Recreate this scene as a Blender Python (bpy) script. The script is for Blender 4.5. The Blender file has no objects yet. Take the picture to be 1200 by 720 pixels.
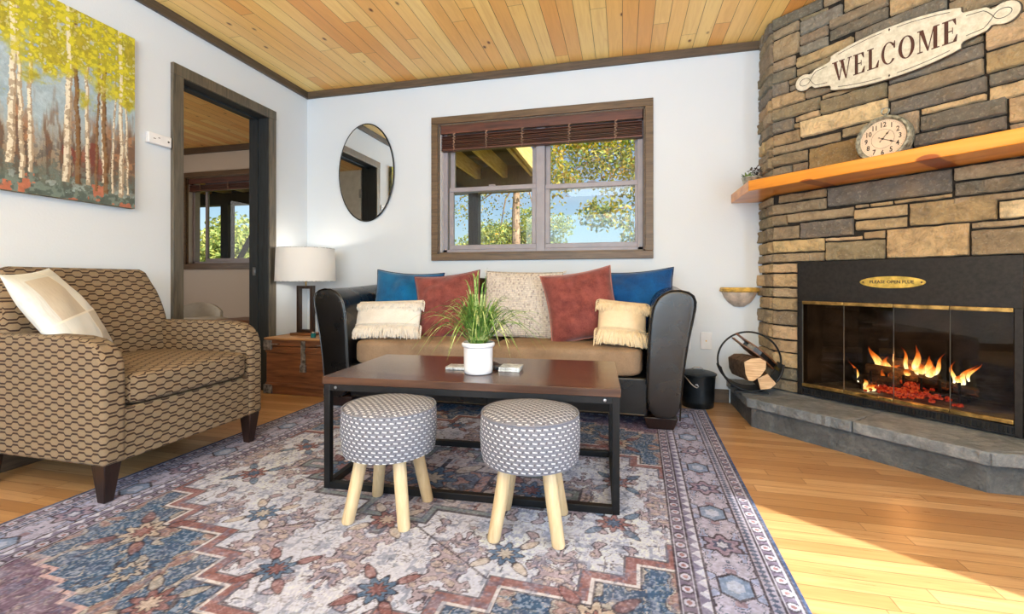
import bpy, bmesh, math, random
import numpy as np
from mathutils import Vector, Matrix, Euler
PI = math.pi
S5 = math.sqrt(.5)
scene = bpy.context.scene
COL = scene.collection
rnd = random.Random(7)

# ------------------------------------------------------------------ camera
F_PX = 533.0
cam_d = bpy.data.cameras.new('camera'); cam = bpy.data.objects.new('camera', cam_d); COL.objects.link(cam)
cam_d.sensor_width = 36; cam_d.lens = F_PX / 1200 * 36; cam_d.shift_y = -30 / 1200
cam_d.clip_start = .02; cam_d.clip_end = 500
cam.location = (2.58, -3.31, .815); cam.rotation_euler = (PI / 2, 0, math.radians(13.7))
scene.camera = cam
# ------------------------------------------------------------------ view, world, sun
scene.view_settings.view_transform = 'Standard'; scene.view_settings.look = 'None'
scene.view_settings.exposure = 0.0; scene.view_settings.gamma = 1.0
scene.view_settings.use_curve_mapping = False
scene.cycles.use_denoising = True
scene.cycles.max_bounces = 10; scene.cycles.diffuse_bounces = 5; scene.cycles.glossy_bounces = 5
scene.cycles.transparent_max_bounces = 24; scene.cycles.sample_clamp_indirect = 4.0
scene.cycles.caustics_reflective = False; scene.cycles.caustics_refractive = False
W = bpy.data.worlds.new('daylight'); scene.world = W; W.use_nodes = True
wn = W.node_tree.nodes; wl = W.node_tree.links; wn.clear()
sky = wn.new('ShaderNodeTexSky'); sky.sky_type = 'NISHITA'; sky.sun_disc = False
sky.sun_elevation = math.radians(46.7); sky.sun_rotation = math.radians(125); sky.air_density = 1.0; sky.dust_density = 1.6; sky.ozone_density = 1.6
bg = wn.new('ShaderNodeBackground'); bg.inputs[1].default_value = .17
wo = wn.new('ShaderNodeOutputWorld'); wl.new(sky.outputs[0], bg.inputs[0]); wl.new(bg.outputs[0], wo.inputs[0])

def lamp(name, kind, loc, energy, color=(1, 1, 1), rot=(0, 0, 0), size=None, size_y=None, **k):
    d = bpy.data.lights.new(name, kind); d.energy = energy; d.color = color
    o = bpy.data.objects.new(name, d); COL.objects.link(o); o.location = loc; o.rotation_euler = rot
    if kind == 'AREA':
        d.shape = 'RECTANGLE'; d.size = size; d.size_y = size_y or size
    for a, b in k.items(): setattr(d, a, b)
    return o
# the light travels towards (-.82,.57,-tan46.7)
sun_dir = Vector((-.822, .569, -math.tan(math.radians(46.7)))).normalized()
sun = lamp('sun', 'SUN', (6, -6, 6), 13.0, (1, .92, .80)); sun.data.angle = .012
sun.rotation_euler = sun_dir.to_track_quat('-Z', 'Y').to_euler()
# area lamp for the sliding door's daylight; the other lamps are added fill
lamp('sliding_door_daylight', 'AREA', (4.44, -3.2, 1.1), 64, (.64, .83, 1), (0, math.radians(90), 0), 2.0, 1.3)
lamp('rear_fill_light', 'AREA', (2.1, -5.85, 1.35), 150, (.64, .83, 1), (math.radians(98), 0, 0), 3.0, 1.7)  # unseen fill added to brighten the room from behind the camera
lamp('overhead_fill_light', 'AREA', (2.2, -3.9, 2.28), 30, (.72, .87, 1), (0, 0, 0), 1.0, 1.0)  # added overhead fill; no ceiling fixture hangs here
lamp('ceiling_fill_light', 'AREA', (2.3, -4.4, 1.25), 215, (.74, .88, 1), (PI, 0, 0), 1.4, 1.0)  # added fill facing up, to brighten the ceiling
lamp('bedroom_fill_light', 'AREA', (-3.0, -.6, 1.4), 17, (1, .97, .93), (0, math.radians(-90), 0), 1.2, 1.4)  # added fill by the bedroom's solid left wall, no window there

# ------------------------------------------------------------------ node helper
class X:
    """wraps a socket so that maths can be written as formulas"""
    def __init__(s, t, o): s.t = t; s.o = o
    def m(s, op, *a):
        n = s.t.nodes.new('ShaderNodeMath'); n.operation = op
        for i, v in enumerate((s,) + a):
            if isinstance(v, X): s.t.links.new(v.o, n.inputs[i])
            else: n.inputs[i].default_value = v
        return X(s.t, n.outputs[0])
    def __add__(s, b): return s.m('ADD', b)
    __radd__ = __add__
    def __sub__(s, b): return s.m('SUBTRACT', b)
    def __rsub__(s, b): return s.m('MULTIPLY', -1.0).m('ADD', b)
    def __mul__(s, b): return s.m('MULTIPLY', b)
    __rmul__ = __mul__
    def __truediv__(s, b): return s.m('DIVIDE', b)
    def lt(s, b): return s.m('LESS_THAN', b)
    def gt(s, b): return s.m('GREATER_THAN', b)
    def abs(s): return s.m('ABSOLUTE')
    def fract(s): return s.m('FRACT')
    def floor(s): return s.m('FLOOR')
    def max(s, b): return s.m('MAXIMUM', b)
    def min(s, b): return s.m('MINIMUM', b)
    def clamp(s): return s.max(0.0).min(1.0)
def lin(c): return tuple(((v / 255) / 12.92 if v / 255 <= .04045 else ((v / 255 + .055) / 1.055) ** 2.4) for v in c) + (1,)
class Mat:
    def __init__(s, name, col=(128, 128, 128), rough=.5, metal=0, spec=.5, coat=0):
        s.mat = bpy.data.materials.new(name); s.mat.use_nodes = True; s.t = s.mat.node_tree
        s.b = s.t.nodes['Principled BSDF']; s.out = s.t.nodes['Material Output']
        s.b.inputs['Base Color'].default_value = lin(col); s.b.inputs['Roughness'].default_value = rough
        s.b.inputs['Metallic'].default_value = metal; s.b.inputs['Specular IOR Level'].default_value = spec
        s.b.inputs['Coat Weight'].default_value = coat; s.height = None
    def coord(s, kind='Object', scale=(1, 1, 1), rot=(0, 0, 0)):
        n = s.t.nodes.new('ShaderNodeTexCoord'); mp = s.t.nodes.new('ShaderNodeMapping')
        s.t.links.new(n.outputs[kind], mp.inputs[0]); mp.inputs['Scale'].default_value = scale; mp.inputs['Rotation'].default_value = rot
        return mp.outputs[0]
    def xyz(s, vec):
        n = s.t.nodes.new('ShaderNodeSeparateXYZ'); s.t.links.new(vec, n.inputs[0]); return [X(s.t, o) for o in n.outputs]
    def vec(s, a, b, c=0.0):
        n = s.t.nodes.new('ShaderNodeCombineXYZ')
        for i, v in enumerate((a, b, c)):
            if isinstance(v, X): s.t.links.new(v.o, n.inputs[i])
            else: n.inputs[i].default_value = v
        return n.outputs[0]
    def noise(s, vec, scale=5, detail=4, rough=.55, dist=0):
        n = s.t.nodes.new('ShaderNodeTexNoise'); s.t.links.new(vec, n.inputs['Vector'])
        n.inputs['Scale'].default_value = scale; n.inputs['Detail'].default_value = detail
        n.inputs['Roughness'].default_value = rough; n.inputs['Distortion'].default_value = dist
        return X(s.t, n.outputs[0])
    def white(s, vec):
        n = s.t.nodes.new('ShaderNodeTexWhiteNoise'); s.t.links.new(vec, n.inputs['Vector']); return X(s.t, n.outputs[0])
    def vor(s, vec, scale, feature='F1'):
        n = s.t.nodes.new('ShaderNodeTexVoronoi'); n.feature = feature; s.t.links.new(vec, n.inputs['Vector']); n.inputs['Scale'].default_value = scale
        return X(s.t, n.outputs['Distance'])
    def ramp(s, fac, stops):
        n = s.t.nodes.new('ShaderNodeValToRGB'); s.t.links.new(fac.o, n.inputs[0]); e = n.color_ramp.elements
        for i, (p, c) in enumerate(stops):
            if i < 2: e[i].position = p; e[i].color = lin(c)
            else:
                q = e.new(p); q.color = lin(c)
        return n.outputs[0]
    def mix(s, fac, a, b, mode='MIX'):
        n = s.t.nodes.new('ShaderNodeMix'); n.data_type = 'RGBA'; n.blend_type = mode
        for sock, v in ((n.inputs[0], fac), (n.inputs[6], a), (n.inputs[7], b)):
            if isinstance(v, X): s.t.links.new(v.o, sock)
            elif isinstance(v, (int, float)): sock.default_value = v
            elif isinstance(v, tuple): sock.default_value = lin(v)
            else: s.t.links.new(v, sock)
        return n.outputs[2]
    def color(s, sock):
        s.t.links.new(sock, s.b.inputs['Base Color']); return s
    def rough(s, x): s.t.links.new(x.o, s.b.inputs['Roughness']); return s
    def bump(s, h, dist=.002, strength=1):
        n = s.t.nodes.new('ShaderNodeBump'); n.inputs['Distance'].default_value = dist; n.inputs['Strength'].default_value = strength
        s.t.links.new(h.o, n.inputs['Height']); s.t.links.new(n.outputs[0], s.b.inputs['Normal']); return s
def simple(name, col, rough=.5, metal=0, var=.12, scale=12, bump=0, bscale=80, coat=0, spec=.5):
    m = Mat(name, col, rough, metal, spec, coat); c = m.coord()
    n = m.noise(c, scale)
    dk = tuple(max(0, v * (1 - var * 2)) for v in col); lt = tuple(min(255, v * (1 + var)) for v in col)
    m.color(m.ramp(n, [(.3, dk), (.7, lt)]))
    if bump: m.bump(m.noise(c, bscale, 3), bump)
    return m.mat

# ------------------------------------------------------------------ materials
def wood_grain(m, c, axis, dark, lightc, scale=1.0, k=.5):
    sc = [14 * scale] * 3; sc[axis] = 1.1 * scale
    mp = m.t.nodes.new('ShaderNodeMapping'); m.t.links.new(c, mp.inputs[0]); mp.inputs['Scale'].default_value = sc
    n = m.noise(mp.outputs[0], 3, 6, .6, .6)
    return m.ramp(n, [(.3, dark), (.68, lightc)]), n
def wood(name, dark, light, axis=0, scale=1.0, rough=.5, coat=0, bump=.0006):
    m = Mat(name, dark, rough, 0, .5, coat); c = m.coord(); col, n = wood_grain(m, c, axis, dark, light, scale)
    m.color(col); m.bump(n, bump); return m.mat

def mat_floor():
    m = Mat('oak_strip_floor', rough=.3); c = m.coord(); x, y, z = m.xyz(c)
    w = .057; row = (y / w).floor(); r1 = m.white(m.vec(row, 3.0)); L = .95
    xs = x / L + r1 * 7.0; cell = xs.floor(); r2 = m.white(m.vec(row, cell, 1.0)); r3 = m.white(m.vec(row, cell, 9.0))
    g = m.noise(m.vec(x * 2.2 + r2 * 20.0, y * 46.0, r2 * 9.0), 1.5, 6, .62, .9)
    base = m.ramp(r2, [(0, (172, 132, 88)), (.35, (208, 168, 118)), (.65, (230, 192, 142)), (1, (188, 142, 92))])
    col = m.mix(((g - .38) * 1.9).clamp() * .8, (142, 98, 60), base)
    col = m.mix(.35, col, base)
    fy = (y / w).fract(); gap = fy.lt(.035).max((xs.fract()).lt(.0028))
    col = m.mix(gap * .6, col, (60, 32, 14)); m.color(col)
    m.rough(g * .16 + .22); m.bump(g * .15 - gap, .0012); return m.mat
def mat_ceiling():
    m = Mat('pine_plank_ceiling', rough=.38); c = m.coord(); x, y, z = m.xyz(c)
    w = .092; row = (x / w).floor(); r1 = m.white(m.vec(row, 5.0)); ys = y / 1.7 + r1 * 5.0; cell = ys.floor()
    r2 = m.white(m.vec(row, cell, 2.0))
    g = m.noise(m.vec(x * 26.0, y * 1.7 + r2 * 30.0, r2 * 8.0), 1.4, 6, .6, 1.2)
    base = m.ramp(r2, [(0, (240, 174, 92)), (.4, (252, 206, 122)), (.75, (255, 222, 142)), (1, (236, 168, 88))])
    col = m.mix(((g - .42) * 1.6).clamp() * .6, base, (200, 134, 68))
    kn = m.vor(m.vec(x * 1.5 + r1 * 3.0, y * .85, r2 * 4.0), 5.0); kn = (kn * -1.0 + .105).clamp() * 14.0
    col = m.mix(kn.clamp(), col, (112, 56, 24))
    gap = (x / w).fract().lt(.035).max(ys.fract().lt(.0016)); col = m.mix(gap * .75, col, (110, 62, 26))
    m.color(col); m.bump(g * .12 - gap, .002); return m.mat
def mat_wall(name, col):
    m = Mat(name, col, .85); c = m.coord(); n = m.noise(c, 90, 3); m.color(m.ramp(m.noise(c, 2.0, 3), [(.2, tuple(v * .985 for v in col)), (.8, col)])); m.bump(n, .0006); return m.mat
M = {}
M['floor'] = mat_floor(); M['ceiling'] = mat_ceiling()
M['wall'] = mat_wall('cool_white_wall_paint', (212, 219, 226)); M['bedwall'] = mat_wall('bedroom_wall_paint', (214, 207, 198))
M['trim'] = wood('dark_stained_trim', (66, 54, 44), (104, 86, 68), 0, 1.5, .5)
M['trim_y'] = wood('dark_stained_trim_lengthwise', (58, 48, 40), (92, 78, 64), 1, 1.5, .45)
M['casing'] = wood('grey_brown_casing', (62, 58, 50), (104, 95, 80), 2, 1.5, .4)
M['casing_win'] = wood('brown_window_casing', (74, 57, 40), (116, 92, 66), 0, 1.5, .45)
M['jamb'] = wood('dark_door_jamb', (24, 27, 29), (44, 48, 50), 2, 1.5, .6)
M['vinyl'] = simple('taupe_vinyl_frame', (150, 144, 150), .4, 0, .03)
M['vinyl_w'] = simple('white_vinyl_and_lit_lining', (228, 226, 228), .4, 0, .02)  # also paints the light on the window's left lining
M['blind'] = wood('mahogany_blind', (62, 30, 22), (106, 60, 44), 0, 1.4, .45)
M['cord'] = simple('tan_cord', (168, 134, 112), .8)
M['white_plastic'] = simple('white_plastic', (226, 226, 228), .4, 0, .02)
M['black_metal'] = simple('black_metal', (22, 22, 24), .42, .4, .2, 30)
M['blackiron'] = simple('black_painted_iron', (36, 36, 38), .5, .5, .25, 20, .0004, 150)
M['darkleg'] = wood('espresso_leg', (22, 12, 10), (44, 27, 21), 2, 2, .35)
M['door_white'] = simple('pale_door_paint', (214, 212, 204), .5, 0, .03)
def mat_glass(name='window_glass', tint=(245, 250, 250), refl=.06):
    m = bpy.data.materials.new(name); m.use_nodes = True; t = m.node_tree; t.nodes.clear()
    tr = t.nodes.new('ShaderNodeBsdfTransparent'); tr.inputs[0].default_value = lin(tint)
    gl = t.nodes.new('ShaderNodeBsdfGlossy'); gl.inputs['Roughness'].default_value = .01
    fr = t.nodes.new('ShaderNodeFresnel'); fr.inputs[0].default_value = 1.45
    mx = t.nodes.new('ShaderNodeMixShader'); o = t.nodes.new('ShaderNodeOutputMaterial')
    ge = t.nodes.new('ShaderNodeNewGeometry'); ff = X(t, fr.outputs[0]) * (1.0 - X(t, ge.outputs['Backfacing'])); t.links.new(ff.o, mx.inputs[0]); t.links.new(tr.outputs[0], mx.inputs[1]); t.links.new(gl.outputs[0], mx.inputs[2]); t.links.new(mx.outputs[0], o.inputs[0]); return m
M['edge'] = simple('smoked_glass_edge', (104, 104, 98), .3, .2); M['glass'] = mat_glass(); M['fireglass'] = mat_glass('smoky_fire_glass', (214, 212, 204))
m = Mat('mirror_silver', (235, 238, 238), .01, 1.0); M['mirror'] = m.mat
def leather(name, a, b, r=.3):
    m = Mat(name, a, r, 0, .6); c = m.coord(); n = m.noise(c, 5, 4); m.color(m.ramp(n, [(.3, a), (.7, b)]))
    m.rough(m.noise(c, 9, 3) * .18 + r - .08); m.bump(m.vor(c, 420) * .5 + m.noise(c, 14, 3) * 1.5, .0005); return m.mat
M['leather'] = leather('black_brown_leather', (8, 7, 8), (19, 17, 17), .28)
M['leather_arm'] = leather('dark_brown_leather', (15, 13, 12), (34, 29, 27), .25)  # slightly lighter than the main leather; right arm and front seams
def fabric(name, a, b, scale=350, rough=.95, big=6, sheen=0, bump=.0008, contrast=(.35, .65)):
    m = Mat(name, a, rough, 0, .2); c = m.coord(); n = m.noise(c, scale, 2); n2 = m.noise(c, big, 5, .65)
    m.color(m.ramp(n * .45 + n2 * .55, [(contrast[0], a), (contrast[1], b)])); m.bump(n, bump)
    if sheen: m.b.inputs['Sheen Weight'].default_value = sheen
    return m.mat
M['suede'] = fabric('brown_microsuede', (118, 97, 78), (160, 136, 112))
M['blue'] = fabric('blue_velvet', (2, 66, 112), (8, 112, 166), 300, .8, 7, .3)
M['navy'] = fabric('navy_velvet', (2, 46, 98), (6, 88, 150), 300, .8, 7, .3)
M['rust'] = fabric('rust_velvet', (84, 32, 30), (150, 80, 72), 300, .75, 14, .3)
M['rust_side'] = fabric('pale_rust_velvet', (150, 88, 76), (186, 124, 110), 300, .8, 9, .3)
M['navy_pipe'] = fabric('dark_navy_piping', (14, 34, 60), (24, 52, 84))
M['cream'] = fabric('cream_cotton', (214, 206, 194), (238, 232, 222), 420)
M['beige'] = fabric('beige_cotton', (206, 182, 148), (232, 212, 180), 420)
M['fringe_w'] = fabric('cream_yarn', (196, 188, 176), (242, 236, 226), 500)
M['fringe_b'] = fabric('beige_yarn', (204, 180, 140), (238, 222, 192), 500)
def mat_knit():
    m = Mat('heather_knit', rough=.95); c = m.coord(); x, y, z = m.xyz(c)
    wob = m.noise(c, 30, 2) * .010; row = ((z + wob) / .0125); f = (row.fract() - .5).abs()
    st = m.noise(m.vec(x * 60.0, row.floor() * 3.7, 0.0), 1.2, 3)
    col = m.ramp(st, [(.33, (146, 134, 134)), (.42, (192, 184, 176)), (.62, (218, 210, 200))])
    col = m.mix((f - .33).clamp() * 2.2, col, (160, 148, 140)); m.color(col); m.bump(f * -1.0 + st * .5, .006); return m.mat
M['knit'] = mat_knit()
def mat_chair():
    m = Mat('chain_link_upholstery', rough=.9); n = m.t.nodes.new('ShaderNodeTexCoord'); u, v, _ = m.xyz(n.outputs['UV'])
    p = .0215; Lx = .067; A = .0046
    tri = ((u / Lx).fract() * 2.0 - 1.0).abs()              # 0..1..0
    tz = ((tri - .5) * 8.0).max(-1.0).min(1.0)              # trapezoid -1..1
    e = ((((v - tz * A) / (2 * p)).fract() - .5).abs() * (2 * p))
    o = ((((v - p + tz * A) / (2 * p)).fract() - .5).abs() * (2 * p))
    line = e.min(o).lt(.0034)
    c = m.coord(); th = m.noise(c, 420, 2)
    a = m.mix(th, (108, 92, 72), (146, 126, 100)); d = m.mix(th, (34, 20, 14), (62, 40, 28))
    # the lighter chain between a pair of lines is a touch paler
    m.color(m.mix(line, a, d)); m.bump(th + line * .6, .0012); return m.mat
M['chairfab'] = mat_chair()
def mat_stool():
    m = Mat('woven_grey_basket_fabric', rough=.85); n = m.t.nodes.new('ShaderNodeTexCoord'); u, v, _ = m.xyz(n.outputs['UV'])
    rowf = v / .0128; row = rowf.floor(); sh = (row / 2.0).fract()
    cu = u / .0235 + sh; fx = cu.fract(); fy = (rowf + fx * .25).fract()
    dash = (fx - .5).abs().lt(.27) * (fy - .5).abs().lt(.13)
    dark = (fx - .5).abs().gt(.44) * (fy - .5).abs().lt(.28)
    base = m.mix(m.noise(m.coord(), 300, 2), (92, 95, 108), (126, 128, 140))
    col = m.mix(dark, base, (70, 68, 76)); col = m.mix(dash, col, (216, 218, 224)); m.color(col)
    m.bump(dash * 1.0 - dark * 1.2 + (fx * 6.283).m('SINE') * .3, .003); return m.mat
M['stoolfab'] = mat_stool()
M['birch'] = wood('peeled_birch_leg', (176, 150, 112), (214, 194, 158), 2, .8, .5)
M['table'] = wood('walnut_tabletop', (54, 34, 26), (88, 60, 46), 0, .7, .25, .1, .0002)
M['table_edge'] = wood('walnut_table_edge', (74, 42, 28), (112, 70, 48), 0, .7, .35)
M['trunk'] = wood('old_chest_wood', (76, 44, 28), (136, 88, 58), 0, 1.2, .5)
M['trunk_lid'] = wood('chest_lid_wood', (140, 100, 62), (186, 142, 94), 0, 1, .5)
M['bracket'] = simple('aged_steel_bracket', (120, 118, 120), .5, .4, .3, 40)
M['espresso'] = wood('espresso_lamp_frame', (30, 20, 16), (56, 38, 28), 2, 1, .35)
M['brownbase'] = wood('brown_lamp_base', (96, 60, 36), (130, 88, 56), 0, 1, .4)
M['ceramic'] = simple('white_ceramic', (232, 232, 236), .15, 0, .01, coat=.3)
M['teal'] = simple('teal_glass', (30, 120, 124), .2)
M['soil'] = simple('dark_soil', (58, 48, 36), .95, 0, .4, 60, .004, 60)
M['mantel'] = None
def mat_mantel():
    m = Mat('varnished_pine_mantel', rough=.28, coat=.25); c = m.coord()
    x, y, z = m.xyz(c)
    kn = m.vor(m.vec(x * .5 + 3.1, y * 1.5, z * 3.0), 3.3); ring = m.noise(m.vec(x * .7, y * 5.0, z * 9.0), 2.0, 5, .5, .5)
    col = m.ramp(ring, [(.32, (206, 122, 34)), (.55, (232, 154, 56)), (.75, (242, 172, 78))])
    k = (kn * -1.0 + .10).clamp() * 9.0
    for kx, kz, wx, wz in ((.205, .004, .045, .020), (-.28, .0, .035, .010), (.62, .03, .03, .012)):
        dd = ((x - kx) * (x - kx) * (1 / wx ** 2) + (z - kz) * (z - kz) * (1 / wz ** 2)) + (ring - .5) * .6
        k = k.max(((1.0 - dd) * 2.5).clamp())
    k = k * .85; col = m.mix(k.clamp(), col, (138, 56, 18)); m.color(col); return m.mat
M['mantel'] = mat_mantel()
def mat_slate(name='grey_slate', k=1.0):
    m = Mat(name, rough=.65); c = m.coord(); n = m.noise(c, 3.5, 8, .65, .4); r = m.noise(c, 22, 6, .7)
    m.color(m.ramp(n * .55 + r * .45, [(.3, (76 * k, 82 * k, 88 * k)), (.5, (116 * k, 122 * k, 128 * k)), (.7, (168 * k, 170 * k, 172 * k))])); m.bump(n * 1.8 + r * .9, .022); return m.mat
M['slate'] = mat_slate(); M['slate_shaded'] = mat_slate('shaded_slate_riser', .72)  # riser slate darkened to paint in the shade under the slab overhang
def mat_stone():
    m = Mat('ledge_stone', rough=.85); a = m.t.nodes.new('ShaderNodeVertexColor'); a.layer_name = 'tone'
    c = m.coord(); n = m.noise(c, 16, 8, .68, .5); n2 = m.noise(c, 60, 5, .7); mot = m.noise(c, 7, 4, .6)
    col = m.mix(((n - .45) * 4.0).clamp() * .6, a.outputs[0], (98, 84, 66)); col = m.mix(((mot - .5) * 4.0).clamp() * .4, col, (190, 160, 118)); col = m.mix(((m.noise(c, 11, 6, .7) - .55) * 6.0).clamp() * .45, col, (120, 112, 100))
    col = m.mix(((n2 - .54) * 5.0).clamp() * .5, col, (210, 198, 176)); m.color(col); m.bump(n * 1.4 + n2 * .9, .016); return m.mat
M['stone'] = mat_stone()
M['mortar'] = simple('dark_mortar', (40, 34, 28), .95, 0, .3, 40)
M['firemetal'] = simple('black_fireplace_metal', (34, 31, 30), .42, .3, .2, 60, .0006, 300)
M['brass'] = simple('aged_brass', (186, 154, 92), .28, .9, .25, 20)
M['plaque'] = simple('polished_brass_plaque', (222, 190, 96), .3, .7, .12, 30)
M['soot'] = simple('sooty_firebrick', (44, 40, 38), .9, 0, .5, 9, .004, 30)
M['ash'] = simple('grey_ash', (110, 104, 100), .95, 0, .3, 14, .004, 40)
def mat_signface():
    m = Mat('cream_enamel_sign', rough=.55); c = m.coord(); n = m.noise(c, 45, 5, .6); m.color(m.ramp(n, [(.35, (202, 195, 172)), (.65, (228, 222, 202))])); m.bump(n, .002); return m.mat
M['signface'] = mat_signface()
M['signedge'] = simple('dark_sign_edge', (70, 62, 52), .6)
M['signtext'] = simple('brown_sign_paint', (78, 42, 30), .6, 0, .1)
M['signline'] = simple('dark_sign_line', (58, 48, 40), .6, 0, .1)
M['clockrim'] = simple('distressed_sage_rim', (150, 150, 134), .5, .3, .25, 60, .0008, 120)
M['clockface'] = simple('antique_clock_face', (232, 208, 180), .6, 0, .04)
M['clockink'] = simple('clock_ink', (64, 48, 40), .6)
M['bark'] = fabric('firewood_bark', (70, 52, 40), (124, 100, 80), 60, .95, 20, 0, .004)
M['splitwood'] = wood('split_wood_face', (168, 130, 94), (222, 190, 150), 0, 3, .8)
M['bellow_w'] = wood('bellows_wood', (74, 44, 28), (128, 84, 54), 1, 2, .4)
M['bowl_y'] = simple('yellow_glaze', (196, 158, 78), .4, 0, .15, 30)
M['bowl_p'] = simple('pale_stoneware', (198, 180, 164), .6, 0, .12, 20)
M['bucket'] = simple('black_enamel_bucket', (26, 30, 34), .4, .4, .3, 14, .0006, 80)
M['wire'] = simple('galvanised_wire', (170, 170, 172), .35, .9, .1)
M['tin'] = simple('galvanised_tin', (168, 170, 160), .4, .6, .25, 40)
M['remote'] = simple('dark_remote', (52, 54, 60), .4)
M['paper'] = simple('grey_marble_coaster', (196, 200, 200), .4, 0, .2, 60)
def mat_leaf(name, stops, scale=9, transl=.25, rough=.55):
    m = Mat(name, stops[0][1], rough); c = m.coord(); n = m.white(m.vec(*[(q * 22.0).floor() for q in m.xyz(c)])) * .35 + m.noise(c, scale, 3) * .65
    col = m.ramp(n, stops); m.color(col)
    if transl:
        tr = m.t.nodes.new('ShaderNodeBsdfTranslucent'); m.t.links.new(col, tr.inputs[0])
        mx = m.t.nodes.new('ShaderNodeMixShader'); mx.inputs[0].default_value = transl
        m.t.links.new(m.b.outputs[0], mx.inputs[1]); m.t.links.new(tr.outputs[0], mx.inputs[2]); m.t.links.new(mx.outputs[0], m.out.inputs[0])
    return m.mat
M['grass'] = mat_leaf('striped_grass_leaf', [(.3, (62, 100, 42)), (.5, (116, 158, 70)), (.68, (200, 212, 146))], 60)
M['succulent'] = mat_leaf('succulent_green', [(.3, (56, 86, 40)), (.7, (128, 158, 78))], 60)
M['succ_dark'] = mat_leaf('dark_sprig', [(.3, (34, 36, 34)), (.7, (78, 70, 62))], 60)
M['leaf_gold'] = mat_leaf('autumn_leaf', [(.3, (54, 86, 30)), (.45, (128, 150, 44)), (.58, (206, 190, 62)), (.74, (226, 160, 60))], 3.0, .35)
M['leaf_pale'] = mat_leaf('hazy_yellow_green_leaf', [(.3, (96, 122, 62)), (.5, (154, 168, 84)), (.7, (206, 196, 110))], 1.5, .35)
M['trunk_bark'] = fabric('birch_bark', (120, 92, 74), (196, 166, 142), 20, .95, 6)
M['deckboard'] = wood('dark_deck_board', (54, 44, 34), (96, 78, 56), 0, 1.5, .8); M['decking'] = wood('weathered_deck_joist', (190, 144, 74), (236, 200, 130), 1, 1.5, .8)
M['darkpost'] = wood('dark_deck_post', (36, 34, 36), (66, 60, 58), 2, 1.5, .8)
M['ground'] = fabric('dry_grass_ground', (84, 96, 50), (148, 140, 84), 12, 1, .6, 0, .01)

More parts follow.
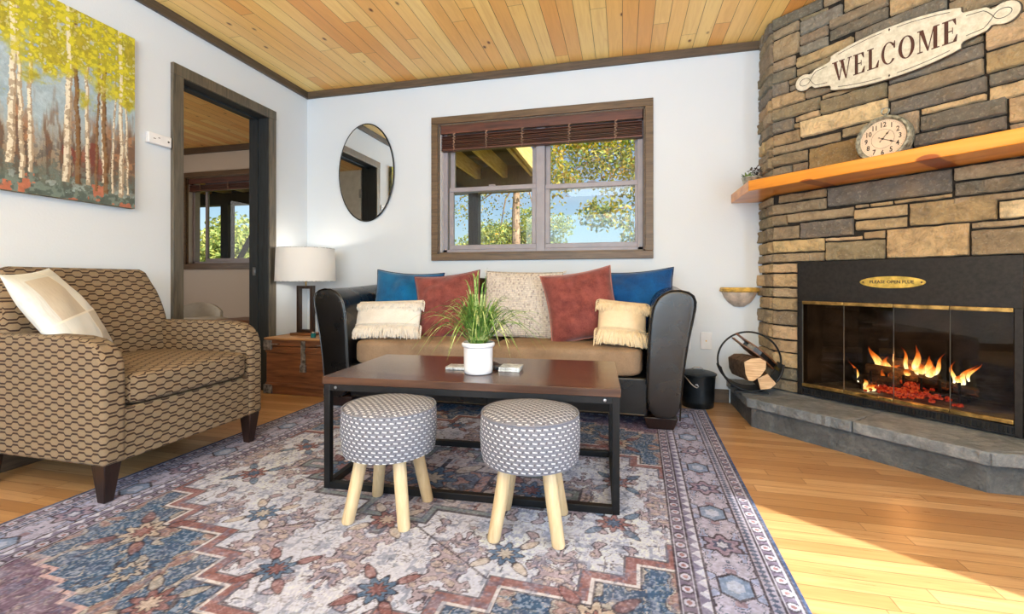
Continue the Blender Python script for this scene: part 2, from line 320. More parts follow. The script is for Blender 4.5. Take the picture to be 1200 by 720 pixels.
# ------------------------------------------------------------------ geometry helpers
class MB:
    def __init__(s): s.v = []; s.f = []; s.mi = []; s.cur = 0
    def add(s, vs, fs):
        o = len(s.v); s.v += [tuple(q) for q in vs]; s.f += [tuple(i + o for i in q) for q in fs]; s.mi += [s.cur] * len(fs); return s
    def box(s, c, d, R=None):
        hx, hy, hz = d[0] / 2, d[1] / 2, d[2] / 2
        vs = [Vector((x, y, z)) for z in (-hz, hz) for y in (-hy, hy) for x in (-hx, hx)]
        if R is not None: vs = [R @ q for q in vs]
        c = Vector(c)
        return s.add([q + c for q in vs], [(0, 2, 3, 1), (4, 5, 7, 6), (0, 1, 5, 4), (2, 6, 7, 3), (0, 4, 6, 2), (1, 3, 7, 5)])
    def b(s, x0, x1, y0, y1, z0, z1): return s.box(((x0 + x1) / 2, (y0 + y1) / 2, (z0 + z1) / 2), (x1 - x0, y1 - y0, z1 - z0))
    def frustum(s, c0, d0, c1, d1):
        vs = []
        for c, d in ((c0, d0), (c1, d1)):
            for y in (-1, 1):
                for x in (-1, 1): vs.append((c[0] + x * d[0] / 2, c[1] + y * d[1] / 2, c[2]))
        return s.add(vs, [(0, 2, 3, 1), (4, 5, 7, 6), (0, 1, 5, 4), (2, 6, 7, 3), (0, 4, 6, 2), (1, 3, 7, 5)])
    def tube(s, pts, r, seg=8, cap=True, closed=False):
        pts = [Vector(p) for p in pts]; n = len(pts); rs = r if isinstance(r, (list, tuple)) else [r] * n
        vs = []; fs = []; up = None
        for i, p in enumerate(pts):
            if closed: t = pts[(i + 1) % n] - pts[i - 1]
            else: t = pts[min(i + 1, n - 1)] - pts[max(i - 1, 0)]
            t = t.normalized() if t.length > 1e-9 else Vector((0, 0, 1))
            if up is None: up = Vector((0, 0, 1)) if abs(t.z) < .9 else Vector((1, 0, 0))
            a = t.cross(up)
            if a.length < 1e-6: a = t.cross(Vector((0, 1, 0)))
            a.normalize(); b = a.cross(t).normalized(); up = b
            for k in range(seg):
                th = 2 * PI * k / seg; vs.append(p + (a * math.cos(th) + b * math.sin(th)) * rs[i])
        for i in range(n if closed else n - 1):
            for k in range(seg):
                j = (i + 1) % n; fs.append((i * seg + k, i * seg + (k + 1) % seg, j * seg + (k + 1) % seg, j * seg + k))
        if cap and not closed: fs.append(tuple(range(seg))[::-1]); fs.append(tuple((n - 1) * seg + k for k in range(seg)))
        return s.add(vs, fs)
    def lathe(s, prof, c=(0, 0, 0), seg=40, R=None, a0=0, a1=2 * PI):
        full = abs(a1 - a0 - 2 * PI) < 1e-6; ns = seg if full else seg + 1; vs = []; fs = []
        for r, z in prof:
            for k in range(ns):
                th = a0 + (a1 - a0) * k / seg; q = Vector((r * math.cos(th), r * math.sin(th), z))
                if R is not None: q = R @ q
                vs.append(q + Vector(c))
        for i in range(len(prof) - 1):
            for k in range(seg):
                k2 = (k + 1) % ns
                fs.append((i * ns + k, i * ns + k2, (i + 1) * ns + k2, (i + 1) * ns + k))
        return s.add(vs, fs)
    def prism(s, poly, a0, a1, f):
        """poly 2D, f(p,q,h) -> 3D"""
        n = len(poly); vs = [f(p, q, a0) for p, q in poly] + [f(p, q, a1) for p, q in poly]
        fs = [tuple(range(n))[::-1], tuple(range(n, 2 * n))] + [(i, (i + 1) % n, n + (i + 1) % n, n + i) for i in range(n)]
        return s.add(vs, fs)
    def grid(s, nu, nv, f, flip=False):
        vs = [f(i / nu, j / nv) for j in range(nv + 1) for i in range(nu + 1)]
        fs = []
        for j in range(nv):
            for i in range(nu):
                a = j * (nu + 1) + i; q = (a, a + 1, a + nu + 2, a + nu + 1); fs.append(q[::-1] if flip else q)
        return s.add(vs, fs)
    def build(s, name, mat, parent=None, bevel=0, seg=2, smooth=None, uv=None, angle=35, fixn=True):
        me = bpy.data.meshes.new(name); me.from_pydata(s.v, [], s.f)
        mats = mat if isinstance(mat, (list, tuple)) else [mat]
        for q in mats: me.materials.append(q)
        if len(mats) > 1: me.polygons.foreach_set('material_index', s.mi)
        if fixn:
            bm = bmesh.new(); bm.from_mesh(me); bmesh.ops.recalc_face_normals(bm, faces=bm.faces); bm.to_mesh(me); bm.free()
        if uv: set_uv(me, uv)
        sm = smooth if smooth is not None else bevel > 0
        if sm:
            me.polygons.foreach_set('use_smooth', [True] * len(me.polygons))
            try: me.set_sharp_from_angle(angle=math.radians(angle))
            except Exception: pass
        me.update(); o = bpy.data.objects.new(name, me); COL.objects.link(o)
        if parent: o.parent = parent
        if bevel:
            md = o.modifiers.new('bevel', 'BEVEL'); md.width = bevel; md.segments = seg; md.limit_method = 'ANGLE'; md.angle_limit = math.radians(30)
        return o
def set_uv(me, mode):
    l = me.uv_layers.new(name='UVMap').data
    for p in me.polygons:
        n = p.normal; ax = max(range(3), key=lambda i: abs(n[i]))
        for li in p.loop_indices:
            c = me.vertices[me.loops[li].vertex_index].co
            if mode == 'cyl' and abs(n.z) < .6:
                th = math.atan2(c.y, c.x)
                tc = math.atan2(p.center.y, p.center.x)
                if th - tc > PI: th -= 2 * PI
                if th - tc < -PI: th += 2 * PI
                l[li].uv = (th * .165, c.z)
            elif mode == 'cyl': l[li].uv = (c.x, c.y)
            else: l[li].uv = ((c.y, c.z), (c.x, c.z), (c.y, -c.x))[ax]
def empty(name, loc=(0, 0, 0), rz=0):
    o = bpy.data.objects.new(name, None); COL.objects.link(o); o.location = loc; o.rotation_euler = (0, 0, rz); o.empty_display_size = .1; return o
def tag(o, label=None, cat=None, group=None, kind=None):
    if label: o['label'] = label
    if cat: o['category'] = cat
    if group: o['group'] = group
    if kind: o['kind'] = kind
    return o
def struct(o, label=None):
    o['kind'] = 'structure'
    if label: o['label'] = label
    return o
def rounded(name, c, d, mat, parent=None, n=5.0, res=12, puff=(0, 0, 0), uv=None, R=None):
    """rounded, slightly puffed box: a cushion"""
    mb = MB(); idx = {}; 
    def pt(x, y, z):
        k = (round(x, 5), round(y, 5), round(z, 5))
        if k in idx: return idx[k]
        L = (abs(x) ** n + abs(y) ** n + abs(z) ** n) ** (1 / n); q = [x / L, y / L, z / L]
        w = Vector((q[0] * d[0] / 2 * (1 + puff[0] * (1 - y * y) * (1 - z * z)), q[1] * d[1] / 2 * (1 + puff[1] * (1 - x * x) * (1 - z * z)), q[2] * d[2] / 2 * (1 + puff[2] * (1 - x * x) * (1 - y * y))))
        if R is not None: w = R @ w
        mb.v.append(tuple(w + Vector(c))); idx[k] = len(mb.v) - 1; return idx[k]
    st = [math.sin(PI / 2 * (2 * i / res - 1)) for i in range(res + 1)]
    for ax in range(3):
        for sg in (-1, 1):
            for i in range(res):
                for j in range(res):
                    q = []
                    for a, b in ((i, j), (i + 1, j), (i + 1, j + 1), (i, j + 1)):
                        p = [0, 0, 0]; p[ax] = sg; p[(ax + 1) % 3] = st[a]; p[(ax + 2) % 3] = st[b]; q.append(pt(*p))
                    mb.f.append(tuple(q) if sg > 0 else tuple(q[::-1])); mb.mi.append(0)
    return mb.build(name, mat, parent, smooth=True, uv=uv, angle=80, fixn=False)
# value noise for shapes and pattern
_T = np.random.RandomState(11).rand(256, 256)
def vnoise(x, y):
    xi = np.floor(x).astype(int); yi = np.floor(y).astype(int); fx = x - xi; fy = y - yi
    fx = fx * fx * (3 - 2 * fx); fy = fy * fy * (3 - 2 * fy); g = lambda a, b: _T[a % 256, b % 256]
    return (g(xi, yi) * (1 - fx) + g(xi + 1, yi) * fx) * (1 - fy) + (g(xi, yi + 1) * (1 - fx) + g(xi + 1, yi + 1) * fx) * fy
def fbm(x, y, o=4, gain=.5):
    r = 0; a = 1; t = 0
    for i in range(o): r = r + a * vnoise(x * 2 ** i + 17.3 * i, y * 2 ** i + 5.1 * i); t += a; a *= gain
    return r / t
def color_grid(name, mat, P, C, parent=None, thick=None, link=True):
    """P: (ny,nx,3) points, C: (ny,nx,3) sRGB 0-255"""
    ny, nx, _ = P.shape; me = bpy.data.meshes.new(name)
    idx = np.arange(nx * ny).reshape(ny, nx); q = np.stack([idx[:-1, :-1], idx[:-1, 1:], idx[1:, 1:], idx[1:, :-1]], -1).reshape(-1, 4)
    me.vertices.add(nx * ny); me.vertices.foreach_set('co', P.astype(np.float32).ravel())
    me.loops.add(q.size); me.loops.foreach_set('vertex_index', q.astype(np.int32).ravel())
    me.polygons.add(len(q)); me.polygons.foreach_set('loop_start', (np.arange(len(q)) * 4).astype(np.int32))
    try: me.polygons.foreach_set('loop_total', np.full(len(q), 4, np.int32))
    except Exception: pass
    me.update(calc_edges=True)
    c = C / 255.0; c = np.where(c <= .04045, c / 12.92, ((c + .055) / 1.055) ** 2.4)
    a = me.color_attributes.new('tone', 'FLOAT_COLOR', 'POINT'); a.data.foreach_set('color', np.concatenate([c.reshape(-1, 3), np.ones((nx * ny, 1))], 1).astype(np.float32).ravel())
    me.materials.append(mat); me.validate(); o = bpy.data.objects.new(name, me); COL.objects.link(o)
    if parent: o.parent = parent
    return o
def text_mesh(name, txt, size, mat, mtx, parent=None, extrude=.0006, sx=1.0, offset=0):
    cu = bpy.data.curves.new(name, 'FONT'); cu.body = txt; cu.size = size; cu.extrude = extrude; cu.align_x = 'CENTER'; cu.align_y = 'CENTER'; cu.offset = offset; cu.resolution_u = 2
    t = bpy.data.objects.new(name, cu); COL.objects.link(t); bpy.context.view_layer.update()
    me = bpy.data.meshes.new_from_object(t.evaluated_get(bpy.context.evaluated_depsgraph_get())); bpy.data.objects.remove(t)
    me.transform(Matrix.Diagonal((sx, 1, 1, 1))); me.transform(mtx); me.materials.clear(); me.materials.append(mat); me.name = name
    return me

# ================================================================== ROOM
H = 2.40; RX = 4.55; RY = -6.0
fl = struct(MB().b(-3.3, RX + .15, RY - .1, 1.2, -.12, 0).build('floor', M['floor']))
ce = struct(MB().b(-3.3, RX + .15, RY - .1, 1.25, H, H + .1).build('ceiling', M['ceiling']))
# back wall with window opening
WX0, WX1, WZ0, WZ1 = 1.185, 2.731, 1.03, 2.035
mb = MB(); mb.b(-.13, WX0, 0, .16, 0, H); mb.b(WX1, RX + .15, 0, .16, 0, H); mb.b(WX0, WX1, 0, .16, 0, WZ0); mb.b(WX0, WX1, 0, .16, WZ1, H)
struct(mb.build('wall_back', M['wall']))
# left wall with door opening
DY0, DY1, DZ = -1.121, -.446, 2.035
mb = MB(); mb.b(-.13, 0, RY, DY0 - .02, 0, H); mb.b(-.13, 0, DY1 + .02, 0, 0, H); mb.b(-.13, 0, DY0 - .02, DY1 + .02, DZ + .02, H)
struct(mb.build('wall_left', [M['wall']]))
# right wall with sliding door opening
SY0, SY1, SZ = -3.95, -2.477, 2.23
mb = MB(); mb.b(RX, RX + .15, RY, SY0, 0, H); mb.b(RX, RX + .15, SY1, 0, 0, H); mb.b(RX, RX + .15, SY0, SY1, SZ, H)
struct(mb.build('wall_right', M['wall']))
mb = MB(); mb.b(-.13, .6, RY - .15, RY, 0, H); mb.b(3.6, RX + .15, RY - .15, RY, 0, H); mb.b(.6, 3.6, RY - .15, RY, 0, .5); mb.b(.6, 3.6, RY - .15, RY, 2.1, H)
struct(mb.build('wall_rear', M['wall']))
# the bedroom behind the door
mb = MB(); bx0, bx1, bz0, bz1 = -2.49, -1.0, 1.02, 2.05
mb.b(-3.3, bx0, 1.06, 1.2, 0, H); mb.b(bx1, -.0, 1.06, 1.2, 0, H); mb.b(bx0, bx1, 1.06, 1.2, 0, bz0); mb.b(bx0, bx1, 1.06, 1.2, bz1, H)
struct(mb.build('wall_bedroom_back', M['bedwall']))
struct(MB().b(-3.3, -3.15, -3, 1.06, 0, H).build('wall_bedroom_left', M['bedwall']))
struct(MB().b(-3.15, -.13, -3.1, -3, 0, H).build('wall_bedroom_front', M['bedwall']))
struct(MB().b(-.13, 0, .16, 1.06, 0, H).build('wall_bedroom_right', M['bedwall']))
# crown trims
struct(MB().b(0.0, 3.50, -.022, 0, 2.345, 2.40).build('trim_1', M['trim'], bevel=.003))
struct(MB().b(0, .022, RY, 0, 2.345, 2.40).build('trim_2', M['trim_y'], bevel=.003))
struct(MB().b(-3.15, -.13, 1.035, 1.06, 2.33, 2.40).build('trim_3', M['trim'], bevel=.003))
struct(MB().b(.014, 3.27, -.014, 0, 0, .09).build('baseboard_back', M['trim'], bevel=.003))
struct(MB().b(.0, .014, RY, -1.195, 0, .09).b(.0, .014, -.372, 0, 0, .09).build('baseboard_left', M['trim_y'], bevel=.003))
# ---------------- doorway
d1 = struct(empty('door_1', (0, 0, 0)))
mb = MB(); mb.b(-.16, .012, DY1 - .0, DY1 + .02, 0, DZ + .02); mb.build('far_jamb', M['jamb'], d1, bevel=.003)
MB().b(-.16, .012, DY0 - .02, DY0, 0, DZ + .02).build('near_jamb', M['jamb'], d1, bevel=.003)
MB().b(-.16, .012, DY0, DY1, DZ, DZ + .02).build('head_jamb', M['jamb'], d1, bevel=.003)
MB().b(-.09, -.075, DY1 - .012, DY1, 0, DZ).b(-.09, -.075, DY0, DY1, DZ - .012, DZ).build('door_stop', M['jamb'], d1)
MB().b(0, .022, DY1 + .004, -.376, 0, 2.035).build('far_casing', M['casing'], d1, bevel=.003)
MB().b(0, .022, -1.192, DY0 - .004, 0, 2.035).build('near_casing', M['casing'], d1, bevel=.003)
MB().b(0, .024, -1.192, -.376, 2.035, 2.104).build('head_casing', M['casing'], d1, bevel=.003)
MB().b(-.125, -.1, DY1 - .004, DY1 + .001, .86, .92).b(-.118, -.104, DY1 - .007, DY1 - .003, .875, .905).build('strike_plate', M['wire'], d1)
# bedroom door leaf, swung open into the bedroom (seen in the mirror)
dl = empty('door_leaf', (-.16, DY0 + .006, 0), math.radians(3))
MB().b(-.66, -.012, -.045, -.008, .012, DZ - .012).build('leaf_panel', M['door_white'], dl, bevel=.004)
for hz in (.25, 1.02, 1.72): MB().b(-.03, .004, -.010, .002, hz, hz + .09).tube([(0, .001, hz - .004), (0, .001, hz + .094)], .006, 8).build('hinge', M['wire'], dl)
kb = MB().lathe([(0, .055), (.022, .05), (.028, .035), (.02, .018), (.011, .012), (.011, 0)], (-.6, -.008, .95), 20, Matrix.Rotation(-PI / 2, 3, 'X')).build('door_knob', M['brass'], dl, smooth=True)
tag(dl, 'pale door leaf swung open into the bedroom, seen in the mirror', 'door')

# ---------------- window units
def window(name, x0, x1, z0, z1, yw, cas, units, depth=.16, vy=.08, fw=.045):
    w = struct(empty(name, ((x0 + x1) / 2, yw, z0)))
    ox, oy, oz = w.location
    B = lambda a, b, c, d, e, f: MB().b(a - ox, b - ox, c - oy, d - oy, e - oz, f - oz)
    cw = cas
    def bb(mb, a, b, c, d, e, f): return mb.b(a - ox, b - ox, c - oy, d - oy, e - oz, f - oz)
    y0 = yw - .022
    bb(MB(), x0 - cw, x1 + cw, y0, yw, z1, z1 + cw).build('head_casing', M['casing_win'], w, bevel=.003)
    bb(MB(), x0 - cw, x1 + cw, y0, yw, z0 - cw, z0).build('bottom_casing', M['casing_win'], w, bevel=.003)
    bb(MB(), x0 - cw, x0, y0, yw, z0, z1).build('side_casing', M['casing_win'], w, bevel=.003)
    bb(MB(), x1, x1 + cw, y0, yw, z0, z1).build('side_casing', M['casing_win'], w, bevel=.003)
    mb = MB(); yy = yw + vy
    for a, b, c, d in ((x0, x1, z0, z0 + .010), (x0, x1, z1 - .010, z1), (x0, x0 + .010, z0, z1), (x1 - .010, x1, z0, z1)): bb(mb, a, b, yw, yw + depth, c, d)
    mb.build('window_lining', M['casing_win'], w)
    bb(MB(), x0 + .010, x0 + .014, yw + .01, yw + depth, z0 + .01, z1 - .01).build('lit_side_lining', M['vinyl_w'], w)  # pale strip puts the light on the left lining into the colour
    mb = MB()
    bb(mb, x0 + .01, x1 - .01, yy - .02, yy + .05, z0 + .01, z0 + .035); bb(mb, x0 + .01, x1 - .01, yy - .02, yy + .05, z1 - .04, z1 - .01)
    bb(mb, x0 + .01, x0 + .05, yy - .02, yy + .05, z0 + .01, z1 - .01); bb(mb, x1 - .05, x1 - .01, yy - .02, yy + .05, z0 + .01, z1 - .01)
    for i in range(len(units) - 1): bb(mb, units[i][1], units[i + 1][0], yy - .022, yy + .05, z0 + .01, z1 - .01)
    mb.build('window_frame', M['vinyl'], w, bevel=.003)
    for (a, b, mid) in units:
        for (c, d, yo) in ((z0 + .035, mid + .02, 0), (mid - .02, z1 - .04, .025)):
            s = .036; mb = MB(); q0, q1 = yy - .008 + yo, yy + .018 + yo
            bb(mb, a, b, q0, q1, c, c + s); bb(mb, a, b, q0, q1, d - s, d); bb(mb, a, a + s, q0, q1, c + s, d - s); bb(mb, b - s, b, q0, q1, c + s, d - s)
            sa = mb.build('sash', M['vinyl'], w, bevel=.003)
            bb(MB(), a + s, b - s, (q0 + q1) / 2 - .002, (q0 + q1) / 2 + .002, c + s, d - s).build('glass_pane', M['glass'], sa)
            if yo == 0:
                bb(MB(), (a + b) / 2 - .025, (a + b) / 2 + .025, q0 - .002, q1 - .004, d, d + .012).build('sash_lock', M['vinyl'] if cas else M['vinyl'], sa, bevel=.003)
    return w
w1 = window('window_1', WX0, WX1, WZ0, WZ1, 0, .054, [(1.245, 1.945, 1.535), (2.012, 2.70, 1.525)])
w2 = window('window_2', bx0, bx1, bz0, bz1, 1.06, .06, [(-2.30, -1.06, 1.98)])
# the blinds
def blind(x0, x1, z1, zv, zb, y, label, tapes):
    o = empty('window_blind', ((x0 + x1) / 2, y, z1)); cx = (x0 + x1) / 2; hw = (x1 - x0) / 2
    MB().b(-hw, hw, -.012, .002, zv - z1, 0).b(-hw, -hw + .008, -.012, .05, zv - z1, 0).b(hw - .008, hw, -.012, .05, zv - z1, 0).build('valance', M['blind'], o, bevel=.002)
    n = 9; mb = MB()
    for i in range(n):
        z = (zb - z1) + .022 + i * ((zv - zb - .03) / n); mb.box((0, .018 + .004 * (i % 2), z), (2 * hw - .012, .05, .0035), Matrix.Rotation(math.radians(rnd.uniform(-5, 5)), 3, 'X'))
    mb.build('slat_stack', M['blind'], o)
    MB().b(-hw + .006, hw - .006, -.008, .044, zb - z1, zb - z1 + .016).build('bottom_rail', M['blind'], o, bevel=.003)
    for t in tapes:
        pts = [(t - cx + .014 * math.sin(k * 2.6), -.014 + .003 * math.cos(k * 3), (zb - z1) + .01 + k * (zv - zb) / 14) for k in range(14)]
        MB().tube(pts, .0042, 6).tube([(t - cx - .004, -.012, zb - z1 - .012), (t - cx - .004, -.010, zv - z1 + .004)], .0014, 5).build('ladder_cord', M['cord'], o)
    return tag(o, label, 'blind')
blind(WX0 + .012, WX1 - .012, 2.028, 1.962, 1.832, .018, 'raised dark mahogany slatted blind at the top of the living room window', (1.31, 1.57, 1.85, 2.2, 2.53))
blind(bx0 + .012, bx1 - .012, 2.04, 1.98, 1.89, 1.078, 'raised dark wooden blind in the window seen through the doorway', (-2.3, -1.9, -1.3))
# frames of the sliding door and an unseen rear window added for light
w3 = struct(empty('door_2', (RX, SY1, 0)))
mb = MB(); L_ = SY0 - SY1
mb.b(.0, .09, L_, 0, 2.17, 2.23).b(0, .09, L_, 0, 0, .03).b(0, .09, -.05, 0, .03, 2.17).b(0, .09, L_, L_ + .05, .03, 2.17).b(0.03, .07, L_ / 2 - .03, L_ / 2 + .03, .03, 2.17); mb.build('sliding_frame', M['vinyl'], w3, bevel=.003)
MB().b(.04, .044, L_ + .05, -.05, .03, 2.17).build('glass_pane', M['glass'], w3)
w4 = struct(empty('window_3', (2.1, RY, .5)))
mb = MB(); mb.b(-1.5, 1.5, -.1, -.02, 0, .05).b(-1.5, 1.5, -.1, -.02, 1.55, 1.6).b(-1.5, -1.45, -.1, -.02, .05, 1.55).b(1.45, 1.5, -.1, -.02, .05, 1.55).b(-.03, .03, -.1, -.02, .05, 1.55); mb.build('window_frame', M['vinyl'], w4, bevel=.003)
MB().b(-1.45, 1.45, -.06, -.056, .05, 1.55).build('glass_pane', M['glass'], w4)

# ================================================================== FIREPLACE
# frame: origin at plane point with u = 0; axis u=(S5,-S5), out=(-S5,-S5)
DPL = 3.243
def FP(u, off, z):  # u along the face, off out towards the room
    return Vector((DPL / 2 + u * S5 - off * S5, DPL / 2 - u * S5 - off * S5, z))
UC = 3.22
base = FP(UC, 0, 0); FROT = Matrix(((S5, S5, 0), (-S5, S5, 0), (0, 0, 1)))   # local x = u, local y = into wall, z
FRZ = -PI / 4
TONES = {'t': (202, 174, 136), 'g': (136, 130, 120), 'b': (164, 147, 122), 'o': (148, 122, 86), 'l': (230, 204, 162)}
stones = [(2.661,2.921,1.283,1.33,'t'),(2.628,2.921,1.217,1.279,'b'),(2.926,3.437,1.222,1.33,'g'),(3.442,3.84,1.268,1.33,'b'),(3.442,3.84,1.199,1.263,'g'),
 (2.718,3.052,1.158,1.212,'b'),(3.056,3.117,1.197,1.217,'t'),(3.121,3.218,1.197,1.217,'t'),(3.222,3.437,1.197,1.217,'t'),(3.057,3.275,1.136,1.193,'t'),
 (3.06,3.275,1.078,1.132,'t'),(3.28,3.581,1.08,1.193,'t'),(3.586,3.84,1.08,1.158,'l'),(3.442,3.84,1.162,1.195,'b'),(2.628,2.713,1.147,1.212,'b'),(2.628,2.778,1.064,1.142,'b'),
 (2.783,3.052,1.06,1.154,'g'),(2.916,3.09,1.034,1.056,'t'),(3.094,3.187,1.034,1.074,'t'),(2.628,2.912,.985,1.058,'t'),(2.628,2.912,.928,.981,'b'),(2.916,3.187,.928,1.03,'b'),
 (3.191,3.494,.928,1.076,'t'),(3.499,3.84,1.046,1.076,'b'),(3.499,3.84,.928,1.042,'b'),
 (2.628,2.825,1.335,1.445,'b'),(2.628,2.74,1.45,1.50,'g'),(2.745,2.825,1.45,1.50,'b'),(2.628,2.825,1.505,1.57,'b'),(2.83,3.105,1.335,1.44,'b'),(2.83,3.105,1.445,1.57,'o'),
 (3.11,3.2,1.335,1.58,'b'),(3.205,3.295,1.335,1.52,'g'),(3.3,3.61,1.335,1.455,'b'),(3.3,3.61,1.46,1.52,'g'),(3.205,3.32,1.525,1.635,'b'),(3.325,3.61,1.525,1.60,'g'),(3.325,3.55,1.604,1.635,'t'),
 (3.615,3.84,1.335,1.475,'b'),(3.615,3.84,1.48,1.585,'t'),(2.628,2.99,1.575,1.625,'b'),(2.995,3.2,1.585,1.635,'b'),(2.628,2.785,1.63,1.70,'t'),(2.79,3.2,1.64,1.735,'l'),
 (2.628,2.75,1.705,1.775,'g'),(2.755,2.785,1.705,1.735,'t'),(2.755,2.89,1.74,1.775,'t'),(3.205,3.55,1.64,1.71,'g'),(3.555,3.84,1.59,1.65,'t'),(3.555,3.84,1.655,1.71,'g'),
 (2.628,2.89,1.78,1.85,'b'),(2.895,3.195,1.74,1.82,'b'),(3.2,3.54,1.715,1.79,'b'),(3.545,3.84,1.715,1.81,'t'),(2.895,3.195,1.825,1.85,'t'),(2.628,2.81,1.855,1.925,'t'),(2.815,3.0,1.855,1.925,'b'),
 (3.2,3.54,1.795,1.86,'g'),(3.545,3.84,1.815,1.93,'t'),(3.005,3.54,1.865,1.925,'b'),
 (2.628,2.72,1.93,2.0,'g'),(2.725,2.83,1.93,1.965,'g'),(2.725,2.83,1.97,2.0,'b'),(2.835,3.3,1.93,2.0,'b'),(3.305,3.84,1.935,2.0,'t'),
 (2.628,2.76,2.005,2.075,'g'),(2.765,3.05,2.005,2.05,'b'),(3.055,3.42,2.005,2.06,'t'),(3.425,3.84,2.005,2.09,'b'),(2.765,3.05,2.055,2.11,'t'),(2.628,2.76,2.08,2.14,'b'),
 (3.055,3.42,2.065,2.13,'g'),(3.425,3.84,2.095,2.15,'t'),(2.628,2.78,2.145,2.27,'b'),(2.785,2.93,2.115,2.17,'g'),(2.935,3.2,2.135,2.19,'g'),(3.205,3.5,2.135,2.24,'t'),(3.505,3.84,2.155,2.24,'g'),
 (2.785,2.93,2.175,2.23,'b'),(2.935,3.2,2.195,2.25,'b'),(2.785,3.0,2.235,2.31,'g'),(3.005,3.2,2.255,2.33,'t'),(2.628,2.78,2.275,2.33,'b'),(3.205,3.45,2.245,2.33,'b'),(3.455,3.84,2.245,2.33,'t'),
 (2.628,2.9,2.335,2.398,'g'),(2.905,3.2,2.335,2.398,'b'),(3.205,3.55,2.335,2.398,'t'),(3.555,3.84,2.335,2.398,'b'),(2.785,2.93,2.315,2.332,'b')]
zs = [.165, .235, .305, .395, .47, .555, .643, .72, .78, .866, .925]
for i in range(len(zs) - 1):
    c = 'bgtttbtbtt'[i]
    stones.append((2.628, 2.775, zs[i], zs[i + 1] - .004, c)); stones.append((3.665, 3.84, zs[i], zs[i + 1] - .004, c))
fpo = empty('fireplace', tuple(base), FRZ)
def stone_block(VS, FS, CS, a0, a1, z0, z1, col, place, seed, wrapL=False):
    nx = max(4, int((a1 - a0) / .011)); nz = max(4, int((z1 - z0) / .010)); g = .0009
    # denser rows at the rims
    xs = np.concatenate([[0, .004, .009], np.linspace(.016, (a1 - a0 - 2 * g) - .016, nx), [(a1 - a0 - 2 * g) - .009, (a1 - a0 - 2 * g) - .004, (a1 - a0 - 2 * g)]]) + a0 + g
    zz = np.concatenate([[0, .004], np.linspace(.009, (z1 - z0 - 2 * g) - .009, nz), [(z1 - z0 - 2 * g) - .004, (z1 - z0 - 2 * g)]]) + z0 + g
    A, Z = np.meshgrid(xs, zz); rs = np.random.RandomState(seed); th = .030 + rs.rand() * .010
    e = np.minimum(np.minimum(A - a0 - g, a1 - g - A), np.minimum(Z - z0 - g, z1 - g - Z)); r = .0045
    ed = np.sqrt(np.clip(1 - (1 - np.clip(e / r, 0, 1)) ** 2, 0, 1))
    n1 = fbm(A * 14 + seed * 3.7, Z * 30 + seed * 1.3, 4, .55) - .5; n2 = fbm(A * 60 + seed, Z * 70, 3) - .5
    ridge = np.abs(fbm(A * 9 + seed * 2.1, Z * 22 + A * 6, 3) - .5)
    D = th * ed * .95 + (n1 * .020 + n2 * .005 - ridge * .012) * ed + (rs.rand() - .5) * .03 * (A - (a0 + a1) / 2) / max(.1, a1 - a0) * ed
    D = np.clip(D, 0, None); D[0, :] = D[-1, :] = 0; D[:, 0] = D[:, -1] = 0
    wob = (fbm(A * 25 + 9, Z * 25 + seed, 2) - .5) * .007 * np.clip(1 - e / .02, 0, 1)
    o = len(VS); ny_, nx_ = A.shape
    for j in range(ny_):
        for i in range(nx_): VS.append(place(A[j, i] + wob[j, i] * .5, D[j, i], Z[j, i] + wob[j, i]))
    for j in range(ny_ - 1):
        for i in range(nx_ - 1): q = o + j * nx_ + i; FS.append((q, q + 1, q + nx_ + 1, q + nx_))
    t = np.array(TONES[col]) * (.86 + rs.rand() * .28) * np.array([1, 1 + (rs.rand() - .5) * .03, .97 + (rs.rand() - .5) * .08])
    CS += [tuple(t)] * (ny_ * nx_)
VS, FS, CS = [], [], []
for k, (a0, a1, z0, z1, c) in enumerate(stones):
    stone_block(VS, FS, CS, a0 - UC, min(a1, 3.81) - UC, z0, z1, c, lambda u, d, z: (u, -d, z), k + 1)
# return faces: local coords of world points
inv = (Matrix.Translation(base) @ Matrix.Rotation(FRZ, 4, 'Z')).inverted()
def toL(p): return tuple(inv @ Vector(p))
rows = []; zc = .165; rr = random.Random(3); left = sorted([(s[2], s[3], s[4]) for s in stones if s[0] < 2.67])
k = 900
for z0, z1, c in left:
    sp = rr.choice([None, -.1, -.14])
    segs = [(-.237, 0)] if sp is None or z1 - z0 > .1 else [(-.237, sp), (sp, 0)]
    for a0, a1 in segs:
        stone_block(VS, FS, CS, a0, a1, z0, z1, c, lambda y, d, z: toL((3.484 - d, y, z)), k); k += 1
        stone_block(VS, FS, CS, -a1, -a0, z0, z1, c, lambda x, d, z: toL((4.55 - x, -1.066 - d, z)), k); k += 1
me = bpy.data.meshes.new('stone_facing'); me.from_pydata(VS, [], FS)
a = me.color_attributes.new('tone', 'FLOAT_COLOR', 'POINT')
for i, c in enumerate(CS): a.data[i].color = lin(c)
me.materials.append(M['stone']); me.polygons.foreach_set('use_smooth', [True] * len(me.polygons))
bm = bmesh.new(); bm.from_mesh(me); bm.normal_update(); bm.to_mesh(me); bm.free()
sf = bpy.data.objects.new('stone_facing', me); COL.objects.link(sf); sf.parent = fpo
tag(fpo, 'stacked stone corner fireplace with a black metal firebox and glass doors', 'fireplace')
